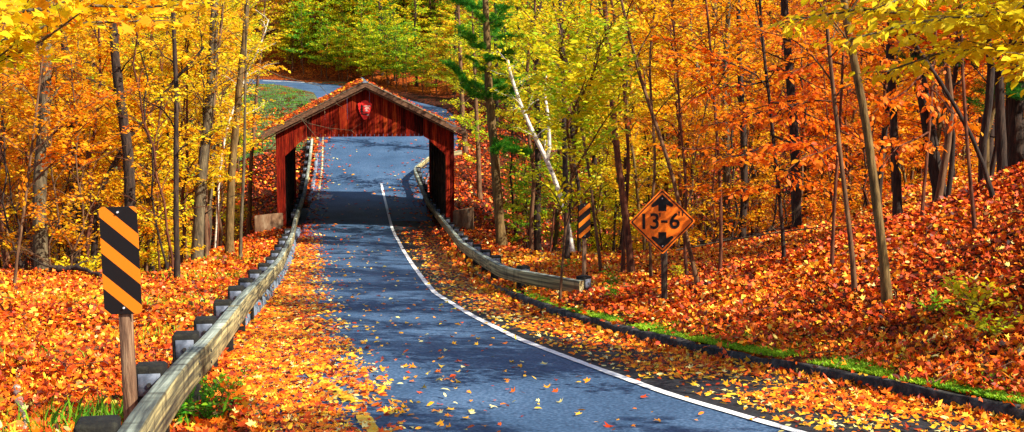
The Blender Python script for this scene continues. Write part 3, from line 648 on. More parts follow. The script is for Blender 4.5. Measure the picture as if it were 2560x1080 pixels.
# ------------------------------------------------------------------ light and view
w = bpy.data.worlds.new('World'); scene.world = w; w.use_nodes = True; nt = w.node_tree
sky = nt.nodes.new('ShaderNodeTexSky'); sky.sky_type = 'NISHITA'; sky.sun_disc = False
SUN_AZ, SUN_EL = 116., 40.          # azimuth clockwise from +Y (north), degrees
sky.sun_elevation = R(SUN_EL); sky.sun_rotation = R(SUN_AZ); sky.air_density = 1.; sky.dust_density = 1.
bg = nt.nodes['Background']; bg.inputs['Strength'].default_value = .10; nt.links.new(sky.outputs[0], bg.inputs[0])
sl = bpy.data.lights.new('sun', 'SUN'); sl.energy = 5.; sl.angle = R(.5); sl.color = (1, .93, .80)
so = bpy.data.objects.new('sun', sl); COL.objects.link(so)
sd = Vector((math.sin(R(SUN_AZ)) * math.cos(R(SUN_EL)), math.cos(R(SUN_AZ)) * math.cos(R(SUN_EL)), math.sin(R(SUN_EL))))
so.rotation_euler = sd.to_track_quat('Z', 'Y').to_euler(); so.location = (20, -20, 60)
vs = scene.view_settings; vs.view_transform = 'Standard'; vs.look = 'None'; vs.gamma = 1; vs.exposure = 1.05
scene.cycles.max_bounces = 8; scene.cycles.diffuse_bounces = 4; scene.cycles.transmission_bounces = 4; scene.cycles.use_denoising = True
#PART3
# ------------------------------------------------------------------ fallen leaves
_zb = pts_road([(792, 560), (803, 650), (800, 720), (835, 820), (900, 900), (965, 1000), (1010, 1080)])
ZB = _zb[np.argsort(_zb[:, 1])]
def cover(x, y):
    a, b = xl(y), xr(y); wl_ = np.interp(y, WL[::-1][np.argsort(WL[::-1][:, 1])][:, 1], WL[::-1][np.argsort(WL[::-1][:, 1])][:, 0])
    zb = np.interp(y, ZB[:, 1], ZB[:, 0]) + .22 * nz(x * 0 + 1, y, 2.3, 1.)
    zb = np.where(y > 60, a + .8, zb)
    out = (x < a) | (x > b)
    c = np.where(out, 1., 0.)
    fade = np.clip((zb + .35 - x) / .9, 0, 1) ** 1.6
    c = np.where(~out & (x < zb + .35), fade * 1.0, c)
    lane = ~out & (x >= zb + .35)
    base = .005 + .024 * np.exp(-(x - zb - .35) / .8)
    nearright = np.exp(-np.clip(b - x, 0, 9) / .50) * 1.0
    patch = np.clip(.30 + .5 * nz(x, y, 1.6, 7.), .06, .7) * (y < 58)
    sh = np.where(x > wl_ + .05, np.clip(nearright + patch * smooth((x - wl_) / .9), 0, 1), base)
    sh = np.where(y > 66, base * 2.2 + .35 * np.exp(-np.clip(b - x, 0, 9) / .9), sh)
    c = np.where(lane, sh, c)
    c = np.where((y > 57.5) & (y < 69.5) & (c > .2), c * .5, c)
    # moss strip on the right kerb, thinner leaves; ravine banks under the bridge bare
    dr = x - b
    c = np.where((dr > .0) & (dr < .16 + .18 * (1 + nz(x, y, 1.1, 9.))) & (y < 30), c * .10, c)
    dl_ = a - x; c = np.where((dl_ > -.05) & (dl_ < .26) & (y > 21.3) & (y < 57), c * .12, c)
    ln_ = (np.abs(x - np.interp(y, [9.5, 11.5, 13.4, 15.3], [-.75, -1.25, -1.75, -2.45])) < .22) & (y < 15.4) & ~out; c = np.where(ln_, c * .34, c)
    grassy = (y > 84) & (x < a - 1)
    return np.where(grassy, c * .35, c)
def litter(y0, y1, n0, size, tmpl, rise, lay=1.0):
    w0, w1 = .44 * y0 + 1.5, .44 * y1 + 1.5
    n = int((y1 - y0) * (w0 + w1) * n0)
    y = rs.uniform(y0, y1, n); x = rs.uniform(-1, 1, n) * (.44 * y + 1.5)
    k = rs.rand(n) < cover(x, y); x, y = x[k], y[k]
    off = np.maximum(xl(y) - x, x - xr(y)); inroad = off < 0
    z = np.where(inroad, zr(y) + .012, T(x, y) + .02)
    on_kerb = (off > 0) & (off < .17) & (y < 57); z = np.where(on_kerb, zr(y) + .125, z)
    heap = np.exp(-np.clip(xr(y) - x, 0, 9) / .25) * (x < xr(y)); n = len(x)
    z = z + rs.rand(n) * rise * np.where(inroad, 25 * .01 + .5 * heap, 1.)
    th = rs.uniform(0, 6.283, n); tilt = np.where(inroad & (heap < .2), .18, .75)
    Dv = np.stack([np.cos(th), np.sin(th), rs.normal(0, 1, n) * tilt * .8], 1); Nn = np.stack([rs.normal(0, 1, n) * tilt, rs.normal(0, 1, n) * tilt - .12, np.ones(n)], 1)
    c = tone_at(x, y); t = c + rs.normal(0, .16, n); dk = rs.rand(n) < .12; t[dk] = rs.uniform(.0, .25, dk.sum()); br = rs.rand(n) < .05; t[br] = rs.uniform(.86, 1, br.sum())
    inr = inroad & (heap < .3); t = np.where(inr & (cover(x, y) < .3), t + .14, t)
    m = MB(); P3 = np.stack([x, y, z], 1); S_ = size * rs.uniform(.45, 1.3, n); t = np.clip(t, 0, 1)
    if tmpl is MAPLE:
        w_ = rs.rand(n)
        for lo, hi, T_ in ((0, .38, MAPLE), (.38, .58, MAPLE * [1, 1, 1] + np.c_[np.zeros(len(MAPLE)), np.zeros(len(MAPLE)), .55 * MAPLE[:, 1] ** 2 * 2]), (.58, .82, OVAL), (.82, 1.01, OVAL * [1, .6, 1] + np.array([[0, 0, 0], [0, 0, .12], [0, 0, .22], [0, 0, .3], [0, 0, .05], [0, 0, -.05]]))):
            q = (w_ >= lo) & (w_ < hi); leaves(m, P3[q], Dv[q], Nn[q], S_[q], T_, t[q])
    else: leaves(m, P3, Dv, Nn, S_, tmpl, t)
    return m
for y0, y1, n0, sz, tm, rise, lb in ((8.5, 20, 560, .088, MAPLE, .06, 'thick carpet of orange and gold maple leaves in the foreground'),
                                 (20, 35, 320, .098, QUAD, .06, 'carpet of orange leaves around the signs and verges'),
                                 (35, 58, 150, .125, QUAD, .06, 'orange leaves drifted along both roadsides before the bridge'),
                                 (58, 105, 34, .20, QUAD, .08, 'brown and red leaves on the slopes beyond the bridge')):
    tag(litter(y0, y1, n0, sz, tm, rise).build('leaf_litter', M['litter'], attr=True), lb, 'leaves', kind='stuff')

def sticks():
    m = MB(); n = 620
    y = rs.uniform(9, 48, n); x = rs.uniform(-1, 1, n) * (.43 * y + 1)
    for a, b in zip(x, y):
        off = max(float(xl(b)) - a, a - float(xr(b)))
        if off < .3: continue
        L = rs.uniform(.15, .9); th = rs.rand() * 6.28; P = np.array([[a + math.cos(th) * L * (q - .5) + rs.normal(0, .02), b + math.sin(th) * L * (q - .5) + rs.normal(0, .02), 0] for q in (0, .35, .7, 1)])
        P[:, 2] = T(P[:, 0], P[:, 1]) + .07 + rs.uniform(0, .04, 4); m.tube(P, [.009, .007, .005, .002], 4, cap=False)
    return tag(m.build('twigs', M['bark_brown']), 'small fallen twigs scattered over the leaf carpet', 'twigs', kind='stuff')
sticks()
def blades(name, P, h, tone, label, cat='grass', lean=.5, wd=.09):
    n = len(P); P = np.asarray(P, float); h = np.broadcast_to(h, (n,)); th = rs.uniform(0, 6.283, n); s = np.stack([np.cos(th), np.sin(th), 0 * th], 1) * (h * wd)[:, None]
    tip = P + np.stack([rs.normal(0, lean, n) * h, rs.normal(0, lean, n) * h, h], 1); mid = P + (tip - P) * .5 * np.array([.6, .6, 1.15])
    v = np.stack([P - s, P + s, mid + s * .8, tip, mid - s * .8], 1).reshape(-1, 3); m = MB(); m.add(v, np.arange(n * 5).reshape(n, 5), 0, tone)
    return tag(m.build(name, M['green'], attr=True), label, cat, kind='stuff')
# moss and grass strip on the right kerb
n = 60000; y = rs.uniform(8, 30, n); b = xr(y); wdt = (.06 + .12 * (1 + nz(b, y, 1.1, 9.)) + .10 * (y < 18)) ; dr = np.abs(rs.normal(0, .6, n)) * wdt * np.where(rs.rand(n) < .22, 4.5, 1.) + .15
k = rs.rand(n) < np.clip(.55 + .8 * nz(b + dr, y, 2.7, 4.), 0, 1) * smooth((30 - y) / 3); x, y, dr = (b + dr)[k], y[k], dr[k]
blades('moss', np.stack([x, y, T(x, y) + .02], 1), rs.uniform(.015, .045, len(x)), np.clip(.84 + .25 * nz(x, y, 3., 1.) + rs.normal(0, .12, len(x)), 0, 1), 'bright green moss and short grass along the right kerb', 'moss', .6, .25)
# thin grass through the leaves left of the guardrail and by its near post
n = 9000; y = rs.uniform(9, 46, n) ; x = xl(y) - .9 - np.abs(rs.normal(0, 2.6, n)); k = nz(x, y, .9, 11.) > .18; x, y = x[k], y[k]
blades('grass', np.stack([x, y, T(x, y)], 1), rs.uniform(.08, .22, len(x)), np.clip(rs.normal(.75, .2, len(x)), 0, 1), 'thin yellow green grass poking through leaves left of the rail', 'grass', .45, .035)
pg = hit(430, 1060); n = 420; x = pg[0] - .5 + rs.normal(0, .45, n); y = pg[1] + rs.normal(0, .5, n)
blades('grass', np.stack([x, y, T(x, y)], 1), rs.uniform(.12, .34, n), np.clip(rs.normal(.55, .2, n), 0, 1), 'tuft of green grass around the nearest rail post', 'grass', .35, .03)
# grass on the clearing beyond
n = 9000; y = rs.uniform(84, 128, n); x = xl(y) - 1 - np.abs(rs.normal(0, 7, n)); 
blades('grass', np.stack([x, y, T(x, y)], 1), rs.uniform(.06, .2, n), np.clip(rs.normal(.30, .25, n), 0, 1), 'green grass on the clearing inside the far bend', 'grass', .4, .12)

# ------------------------------------------------------------------ trees
def rot2(v, a): c, s = math.cos(a), math.sin(a); return np.array([v[0] * c - v[1] * s, v[0] * s + v[1] * c, v[2]])
def limb(tb, P0, az, L, r, el0, el1, ls, acc, dens=1., bare=0., tmin=.2, twig=True, droop=.0, st=.22):
    """a limb with twigs left and right in a flat spray; leaves are gathered in acc"""
    m = 7; t = np.linspace(0, 1, m); el = np.radians(el0 + (el1 - el0) * t ** .7) ; az_ = az + np.cumsum(rs.normal(0, .10, m))
    st_ = L / (m - 1) * np.stack([np.cos(el) * np.cos(az_), np.cos(el) * np.sin(az_), np.sin(el)], 1)
    P = P0 + np.vstack([[0, 0, 0], np.cumsum(st_[:-1], 0)]); P[:, 2] += L * .03 * np.sin(t * 7 + rs.rand() * 6)
    tb.tube(P, np.interp(t, [0, 1], [r, r * .22 + .002]), 5 if r > .02 else 4, cap=False)
    ns = max(2, int(L / st)); nowhere = rs.rand() < bare
    for s in np.linspace(tmin, 1., ns):
        q = s * (m - 1); i = min(int(q), m - 2); B = P[i] + (P[i + 1] - P[i]) * (q - i); d = P[i + 1] - P[i]; d = d / np.linalg.norm(d)
        for sg in (-1, 1):
            tl = (L * .34 * (1.12 - s) + .18) * rs.uniform(.6, 1.2); a = sg * math.radians(rs.uniform(28, 62))
            td = rot2(d, a); td[2] += rs.normal(0, .12) - droop; td /= np.linalg.norm(td)
            E = B + td * tl; Mi = B + td * tl * .5 + np.array([0, 0, tl * .05])
            if twig and rs.rand() < .8: tb.tube([B, Mi, E + [0, 0, -tl * .06]], [.005 + r * .06, .003 + r * .02], 3, cap=False) if False else tb.tube(np.array([B, Mi, E]), [r * .12 + .003, r * .07 + .002, .0015], 3, cap=False)
            if nowhere or rs.rand() > dens: continue
            k = max(2, int(tl / (ls * .42))); u = np.linspace(.15, 1, k)
            acc.append(np.c_[B + np.outer(u, E - B), np.tile(td, (k, 1))])
def crown_from(acc, ls, tmpl, tilt=.5, tonef=None):
    m = MB()
    if not acc: return m
    A = np.vstack(acc); n = len(A); P = A[:, :3]; d = A[:, 3:]
    alt = np.where(np.arange(n) % 2 == 0, 1., -1.) * rs.uniform(.5, 1.2, n)
    c, s = np.cos(alt), np.sin(alt); D_ = np.stack([d[:, 0] * c - d[:, 1] * s, d[:, 0] * s + d[:, 1] * c, d[:, 2] - rs.uniform(0., .7, n)], 1)
    Nn = np.stack([rs.normal(0, tilt, n), rs.normal(0, tilt, n), np.ones(n)], 1)
    P = P + rs.normal(0, ls * .25, (n, 3))
    # colour drifts smoothly from spray to spray plus leaf to leaf
    tone = .5 + .28 * np.sin(P[:, 0] * 1.3 + P[:, 2] * 1.9) * np.cos(P[:, 1] * 1.1 - P[:, 2] * .8) + rs.normal(0, .22, n)
    leaves(m, P, D_, Nn, ls * rs.uniform(.7, 1.3, n), tmpl, np.clip(tone, 0, 1)); return m
def trunk_path(H, wander=.12, n=14):
    z = np.linspace(-.3, H, n); a = np.cumsum(rs.normal(0, wander, n)) * .6; b = np.cumsum(rs.normal(0, wander, n)) * .6
    return np.stack([a - np.interp(0, z, a), b - np.interp(0, z, b), z], 1)
def grow(P, r0, c0, nl, Lmax, ls, tmpl, dens=1., bare=.1, el=(48, 8), bump=.05, nseg=8, rt=.22, droop=.05, tilt=.55, st=.22, zc=None, seg=None):
    tb = MB(); H = P[-1, 2]; z = P[:, 2]
    rad = np.interp(z, [z[0], 0, .35, .6 * H, H], [r0 * 1.45, r0 * 1.3, r0, r0 * (.55 + rt * .5), r0 * rt + .004])
    tb.tube(P, rad, nseg, bump=bump, cap=False); acc = []; az = rs.rand() * 6.28
    for q in range(nl):
        h = c0 + (H - c0) * ((q + rs.rand() * .8) / nl) ** .95; az += 2.4 + rs.normal(0, .4)
        B = np.array([np.interp(h, z, P[:, k]) for k in range(3)]); f = (h - c0) / (H - c0 + 1e-6)
        L = Lmax * (1 - .55 * f) * rs.uniform(.55, 1.1) * (.6 + .4 * min(1, f * 5 + .3))
        limb(tb, B, az, L, min(.5 * np.interp(h, z, rad), .006 + L * .0075), el[0] + 14 * f + rs.normal(0, 8), el[1] + rs.normal(0, 8), ls, acc, dens, bare, droop=droop, st=st)
    return tb, crown_from(acc, ls, tmpl, tilt)
def conifer(H, r0, c0, nl, Lmax):
    """white pine: whorled limbs ending in brushes of needles"""
    P = trunk_path(H, .05); tb = MB(); z = P[:, 2]; rad = np.interp(z, [z[0], .3, H], [r0 * 1.3, r0, .02]); tb.tube(P, rad, 8, bump=.04, cap=False)
    acc = []; az = 0
    for q in range(nl):
        h = c0 + (H - c0) * (q + .5 * rs.rand()) / nl; az += 2.4 + rs.normal(0, .3); f = (h - c0) / (H - c0); B = np.array([np.interp(h, z, P[:, k]) for k in range(3)])
        limb(tb, B, az, Lmax * (1 - .6 * f) * rs.uniform(.6, 1.1), .02, 12, 6, .16, acc, .85, .1, st=.3)
    A = np.vstack(acc); n = len(A) * 14; idx = np.repeat(np.arange(len(A)), 14)
    Dv = unit(A[idx, 3:] + rs.normal(0, .75, (n, 3)) + [0, 0, .25]); m = MB()
    S_ = rs.uniform(.10, .17, n); C_ = A[idx, :3] + rs.normal(0, .03, (n, 3)); side = unit(np.cross(Dv, rs.normal(0, 1, (n, 3)))) * .006
    v = np.stack([C_ - side, C_ + side, C_ + Dv * S_[:, None]], 1).reshape(-1, 3); m.add(v, np.arange(3 * n).reshape(n, 3), 0, np.clip(rs.normal(.5, .25, n), 0, 1))
    return tb, m
def plant(name, loc, tm, cm, bk, t, spread, label, cat='tree', group=None, rz=0., sc=1., lean=(0, 0)):
    root = empty(name, loc, rz); root.scale = (sc,) * 3; root.rotation_euler = (lean[0], lean[1], rz); tag(root, label, cat, group)
    a = bpy.data.objects.new('trunk' if cat != 'shrub' else 'stem', tm); COL.objects.link(a); a.parent = root
    a.material_slots[0].link = 'OBJECT'; a.material_slots[0].material = M[bk]
    if cm is not None:
        b = bpy.data.objects.new('crown' if cat != 'shrub' else 'foliage', cm); COL.objects.link(b); b.parent = root; b.color = (t, spread, 0, 1)
    return root
def meshes(tb, cm): return tb.mesh('trunk', [M['bark_brown']], smooth_=True), (cm.mesh('crown', [M['leaf']], attr=True) if cm is not None and cm.v else None)

def keytree(name, px, w, bk, H, c0, nl, Lmax, t, spread, label, ls=.11, D=None, dens=.9, bare=.15, boughs=(), tmpl=OVAL, el=(48, 8), rt=.25, extra=None, cat='tree', group=None):
    """a tree whose trunk follows the photographed line; its foot stands on the ground"""
    u0, v0 = px[0]
    if D is None: p0 = hit(u0, v0, hi=90); D = p0[1] * CT + (CZ - p0[2]) * ST
    else:
        p0 = at(u0, v0, D); p0[2] = Ts(p0[0], p0[1])
    pts = [p0 + [0, 0, -.35], p0] + [at(u, v, D) for u, v in px[1:]]
    pts = [q for i, q in enumerate(pts) if i < 2 or q[2] > p0[2] + .4]
    Pk = np.array(pts); dirn = unit(Pk[-1] - Pk[-2]); top = p0[2] + H
    while Pk[-1, 2] < top:
        dirn = unit(dirn * .8 + np.array([0, 0, .2]) + rs.normal(0, .05, 3)); Pk = np.vstack([Pk, Pk[-1] + dirn * 1.0])
    zz = np.arange(Pk[0, 2], Pk[-1, 2], .45); P = np.stack([np.interp(zz, Pk[:, 2], Pk[:, k]) for k in range(3)], 1)
    for c in (0, 1): P[1:-1, c] += rs.normal(0, .012, len(P) - 2); P[:, c] = np.convolve(np.pad(P[:, c], 2, mode='edge'), [.1, .2, .4, .2, .1], mode='valid')
    P -= p0; r0 = w / 2 * D / F
    tb, cm = grow(P, r0, c0, nl, Lmax, ls, tmpl, dens, bare, el, rt=rt)
    if boughs or extra:
        acc = []
        for b in boughs:
            h, (u, v), Db, bls = b[:4]; E = at(u, v, Db) - p0; B = np.array([np.interp(h, P[:, 2], P[:, k]) for k in range(3)]); d = E - B; L = float(np.linalg.norm(d)); az = math.atan2(d[1], d[0])
            e_ = math.degrees(math.asin(d[2] / L)); limb(tb, B, az, L, .01 + L * .006, e_ + 12, e_ - 8, bls, acc, .95, 0, st=.2, tmin=.15)
            if len(b) > 4:
                c2 = crown_from(acc, bls, b[4], .6); acc = []; cm.v += [v_ for v_ in c2.v]; 
                for f_ in c2.f: cm.f.append(f_ + cm.n)
                cm.n += c2.n; cm.m += c2.m; cm.a += c2.a
        if acc:
            c2 = crown_from(acc, boughs[0][3], tmpl, .6)
            cm.v += c2.v; cm.f += [f_ + cm.n for f_ in c2.f]; cm.n += c2.n; cm.m += c2.m; cm.a += c2.a
        if extra: extra(tb, P, p0, D)
    tm, cmm = meshes(tb, cm)
    return plant(name, p0, tm, cmm, bk, t, spread, label, cat, group)

# --- trees one can pick out, left of the road
K = keytree
K('maple_tree', [(14, 655), (18, 400), (12, 0)], 20, 'bark_brown', 11, 2.4, 20, 2.2, .60, .35, 'straight brown tree at the left edge of the picture')
K('maple_tree', [(44, 640), (52, 300), (40, 0)], 11, 'bark_red', 10, 2.4, 16, 1.8, .70, .3, 'thin reddish sapling next to the leftmost tree')
K('maple_tree', [(100, 668), (96, 480), (112, 300), (118, 0)], 40, 'bark_grey', 14, 4.6, 18, 3.2, .66, .3, 'thick grey barked tree, second big trunk from the left', D=37)
K('maple_tree', [(190, 640), (186, 400), (165, 150), (150, 0)], 36, 'bark_dark', 14, 4.6, 16, 3., .62, .3, 'thick dark tree between the grey tree and the striped marker', D=44)
K('maple_tree', [(326, 640), (322, 380), (300, 240), (284, 120), (282, 0)], 32, 'bark_dark', 13, 3.6, 20, 3., .52, .3, 'dark curving tree behind the large striped marker', D=38)
K('maple_tree', [(215, 650), (245, 480), (330, 330), (440, 190), (560, 90)], 20, 'bark_dark', 9, 4.0, 14, 2.4, .56, .3, 'dark tree leaning strongly right across the left thicket', D=40)
K('maple_tree', [(382, 668), (398, 480), (425, 300), (440, 0)], 20, 'bark_brown', 11, 3.4, 18, 2.2, .52, .3, 'brown tree at the verge edge, first right of the large marker')
K('maple_tree', [(408, 668), (412, 480), (416, 300), (420, 0)], 12, 'bark_red', 10, 3.4, 14, 2.0, .56, .3, 'thin straight stem beside the brown verge tree', dens=.6)
K('maple_tree', [(443, 700), (440, 480), (441, 250), (432, 0)], 15, 'bark_dark', 11, 3.0, 18, 2.4, .50, .3, 'slim dark tree standing nearest the left verge', dens=.7)
K('maple_tree', [(492, 655), (505, 430), (528, 220), (538, 0)], 30, 'bark_grey', 13, 3.8, 20, 2.6, .48, .3, 'stout grey tree in the middle of the left thicket')
K('maple_tree', [(516, 648), (512, 430), (530, 300), (560, 0)], 12, 'bark_brown', 10, 3.4, 14, 2.0, .52, .3, 'thin brown stem just right of the stout grey tree', dens=.6)
K('maple_tree', [(574, 636), (578, 450), (590, 300), (612, 100), (618, 0)], 22, 'bark_olive', 12, 3.8, 16, 2.4, .46, .3, 'olive barked tree nearest the bridge on the left', dens=.7)
K('birch_tree', [(536, 560), (548, 430), (566, 320), (610, 200), (660, 90)], 8, 'birch', 9, 4.2, 16, 2.2, .44, .3, 'thin white birch leaning right in the left thicket', D=52)
K('maple_tree', [(360, 600), (372, 420), (378, 200), (380, 0)], 14, 'bark_brown', 11, 3., 18, 2.4, .44, .35, 'slim brown tree behind the large marker top, set back', D=46)
K('maple_tree', [(622, 560), (628, 400), (640, 250), (655, 100)], 12, 'bark_brown', 11, 4.4, 14, 2.6, .46, .3, 'slender tree on the slope just left of the wing wall', D=62, dens=.6)
# near tree outside the frame on the left whose boughs reach in at the top
K('maple_tree', [(-330, 1000), (-360, 300)], 60, 'bark_grey', 8, 4.4, 10, 2.2, .50, .35, 'near maple with large yellow leaves hanging in at the top left', D=12, ls=.12, tmpl=MAPLE,
  boughs=[(2.6, (180, 60), 11, .13, MAPLE), (2.9, (420, 60), 12, .13, MAPLE), (2.4, (120, 150), 11.5, .13, OVAL), (3.2, (520, 10), 12.5, .12, MAPLE), (3.0, (20, 20), 10.5, .13, MAPLE), (1.5, (-90, 560), 10.5, .12, OVAL)])
# --- right of the bridge
K('pine_tree', [(1254, 606), (1238, 400), (1222, 230), (1214, 0)], 26, 'bark_olive', 13, 99, 0, 2, .06, .12, 'white pine with olive trunk and dark green needle boughs, right of the bridge', D=49)
def fork(tb, P, p0, D):
    B = at(1368, 398, D) - p0; Q = np.array([B, at(1374, 370, D) - p0, at(1372, 300, D) - p0, at(1362, 235, D) - p0, at(1366, 190, D + 1) - p0]); tb.tube(Q, [.07, .065, .055, .04, .02], 7, cap=False)
K('birch_tree', [(1440, 616), (1408, 510), (1380, 425), (1350, 365), (1315, 300), (1278, 195)], 13, 'birch', 6.7, 3.4, 14, 1.8, .38, .3, 'leaning white birch with a forked trunk right of the bridge', D=43, extra=fork, rt=.5)
K('maple_tree', [(1418, 655), (1414, 450), (1408, 250), (1400, 0)], 15, 'bark_dark', 11, 3.2, 20, 2.6, .42, .3, 'slim dark tree in front of the leaning birch', dens=.8)
K('maple_tree', [(1506, 682), (1488, 560), (1474, 430), (1440, 250), (1380, 0)], 8, 'bark_brown', 9, 3.0, 14, 1.8, .40, .3, 'very thin leaning stem just right of the small marker')
K('maple_tree', [(1582, 690), (1566, 560), (1545, 400), (1525, 200), (1510, 0)], 18, 'bark_red', 11, 3.2, 20, 2.4, .50, .35, 'reddish tree left of the diamond sign, leaning left')
K('maple_tree', [(1556, 690), (1560, 560), (1574, 400), (1560, 200), (1530, 0)], 10, 'bark_red', 10, 3.4, 14, 2.0, .52, .35, 'thinner stem crossing the reddish tree left of the sign', dens=.6)
K('maple_tree', [(1630, 700), (1620, 600), (1640, 400), (1620, 150), (1640, 0)], 8, 'bark_brown', 9, 2.6, 14, 1.8, .60, .3, 'thin stem rising directly behind the diamond sign post')
K('maple_tree', [(1756, 716), (1730, 660), (1712, 590), (1690, 450), (1650, 350), (1600, 200)], 11, 'bark_brown', 8, 3.2, 14, 2.0, .66, .3, 'thin crooked stem right of the diamond sign')
K('maple_tree', [(1722, 700), (1706, 600), (1720, 480), (1700, 300), (1690, 100)], 8, 'bark_red', 8, 2.6, 14, 2.0, .68, .3, 'thin wavy stem behind the diamond sign, right side')
K('maple_tree', [(1855, 618), (1862, 400), (1850, 200), (1845, 0)], 22, 'bark_dark', 12, 3.2, 20, 2.8, .62, .3, 'dark tree beyond the low point of the right bank', D=42)
K('maple_tree', [(1992, 606), (1990, 400), (1975, 200), (1960, 0)], 26, 'bark_dark', 12, 3.6, 20, 3., .66, .3, 'stout dark tree with a broken branch at its foot', D=38)
K('beech_tree', [(2140, 735), (2122, 560), (2104, 430), (2085, 260), (2060, 0)], 13, 'bark_brown', 8, 2.6, 18, 1.8, .70, .25, 'thin straight beech on the right bank, left of the thicker one')
K('beech_tree', [(2225, 760), (2206, 620), (2190, 480), (2160, 260), (2118, 80), (2110, 0)], 24, 'bark_olive', 9, 3.2, 18, 2.4, .70, .25, 'smooth olive beech trunk standing nearest on the right bank')
K('maple_tree', [(2246, 556), (2240, 400), (2228, 200), (2220, 0)], 24, 'bark_dark', 12, 3.4, 18, 2.6, .72, .25, 'dark straight trunk behind the nearest beech', D=30)
K('maple_tree', [(2355, 548), (2338, 400), (2300, 200), (2270, 0)], 36, 'bark_dark', 12, 4.4, 16, 3., .70, .25, 'broad dark trunk leaning left on the right bank', D=31)
K('maple_tree', [(2442, 584), (2424, 480), (2420, 380), (2405, 200), (2400, 0)], 10, 'bark_red', 8, 2.6, 14, 1.8, .72, .25, 'thin reddish stem on the right bank')
K('maple_tree', [(2494, 500), (2470, 440), (2430, 330), (2360, 210), (2290, 130)], 12, 'bark_dark', 4.6, 3.2, 16, 2., .66, .3, 'black stem arching far to the left, right side')
K('maple_tree', [(2506, 476), (2500, 300), (2496, 100), (2490, 0)], 26, 'bark_dark', 12, 3.2, 16, 2.4, .74, .25, 'dark trunk left of the big trunk at the right edge', D=27)
K('maple_tree', [(2546, 430), (2540, 250), (2540, 0)], 42, 'bark_dark', 13, 4., 16, 3., .66, .3, 'very thick trunk at the right edge of the picture', D=29)
# near tree outside the frame on the right
K('beech_tree', [(2950, 900), (2960, 200)], 60, 'bark_grey', 8, 4.8, 8, 2., .46, .14, 'near beech with yellow leaves hanging in at the top right', D=15, ls=.125,
  boughs=[(2.4, (2250, 110), 13, .13, OVAL), (2.6, (1980, 100), 15, .13, OVAL), (2.9, (2420, 60), 13, .13, OVAL), (2.2, (2150, 200), 14.5, .13, OVAL), (3.2, (2120, 20), 14, .13, OVAL), (2.0, (2480, 180), 12.5, .12, OVAL), (3.3, (2350, 10), 12, .12, OVAL)])
# --- the woods behind: a few grown trees, copied
protos = {}
def mk(kind, n, fn): protos[kind] = [meshes(*fn()) for _ in range(n)]
mk('slender', 7, lambda: grow(trunk_path(rs.uniform(9.5, 12), .13, 16), rs.uniform(.055, .085), rs.uniform(1.6, 2.8), 27, 2.8, .125, QUAD, .94, .10, (42, 4), nseg=6, st=.21))
mk('high', 7, lambda: grow(trunk_path(rs.uniform(10, 12.5), .13, 16), rs.uniform(.055, .085), rs.uniform(4.2, 5.6), 22, 2.9, .125, QUAD, .94, .10, (42, 4), nseg=6, st=.21))
mk('tall', 4, lambda: grow(trunk_path(rs.uniform(13, 15), .10, 16), rs.uniform(.13, .19), rs.uniform(3.4, 4.6), 26, 3.8, .15, QUAD, .94, .12, (48, 6), nseg=8, st=.25))
mk('sapling', 4, lambda: grow(trunk_path(rs.uniform(2.2, 3.4), .10, 9), .018, .35, 15, 1.25, .115, OVAL, .95, .05, (40, 0), nseg=5, st=.18))
mk('low', 3, lambda: grow(trunk_path(rs.uniform(4.5, 6), .12, 10), .035, .8, 20, 2.1, .14, QUAD, .95, .05, (35, -2), nseg=5, st=.22))
mk('far', 5, lambda: grow(trunk_path(rs.uniform(12, 15), .12, 12), .17, .8, 34, 4.2, .30, QUAD, .97, .03, (40, 0), nseg=6, st=.36))
def conf():
    tb, cm = conifer(12, .14, 1.0, 34, 3.0); return tb.mesh('trunk', [M['bark_dark']], smooth_=True), cm.mesh('crown', [M['leaf']], attr=True)
mk('bare', 5, lambda: grow(trunk_path(rs.uniform(7.5, 10), .22, 14), rs.uniform(.028, .05), 1.2, 22, 2.3, .12, QUAD, .55, .55, (50, 12), nseg=5, st=.24))
protos['pine'] = [conf() for _ in range(2)]
def colname(t):
    return 'dark green' if t < .12 else 'green' if t < .24 else 'yellow green' if t < .37 else 'yellow' if t < .48 else 'golden' if t < .60 else 'orange' if t < .74 else 'red orange'
def pick_t(u, v_hint, y):
    base = float(np.interp(u, [-200, 200, 480, 700, 850, 1100, 1250, 1450, 1600, 1800, 2100, 2560, 2800], [.60, .59, .52, .47, .42, .35, .36, .39, .53, .66, .72, .71, .70]))
    return float(np.clip(base + rs.normal(0, .055), .2, .85))
placed = []
def ok(x, y, dmin):
    for a, b in placed:
        if (a - x) ** 2 + (b - y) ** 2 < dmin * dmin: return False
    placed.append((x, y)); return True
def proj(x, y, z):
    dy, dz = y, z - CZ; D = dy * CT - dz * ST; yc = dy * ST + dz * CT
    return 1280 + F * x / D, 540 - F * yc / D, D
def put(kind, x, y, bk, t, spread, where, what, sc=1., cat='tree'):
    tm, cm = protos[kind][rs.randint(len(protos[kind]))]
    lab = '%s leaved %s %s' % (colname(t), what, where)
    return plant({'sapling': 'sapling', 'low': 'understory_tree', 'pine': 'pine_tree', 'bare': 'sapling'}.get(kind, 'beech_tree' if t > .6 else 'maple_tree'), (x, y, Ts(x, y) - .05), tm, cm, bk, t, spread, lab, cat, lab + ' group' if False else '%s %ss %s' % (colname(t), what, where), rs.rand() * 6.28, sc * rs.uniform(.85, 1.15), (rs.normal(0, .035), rs.normal(0, .035)))
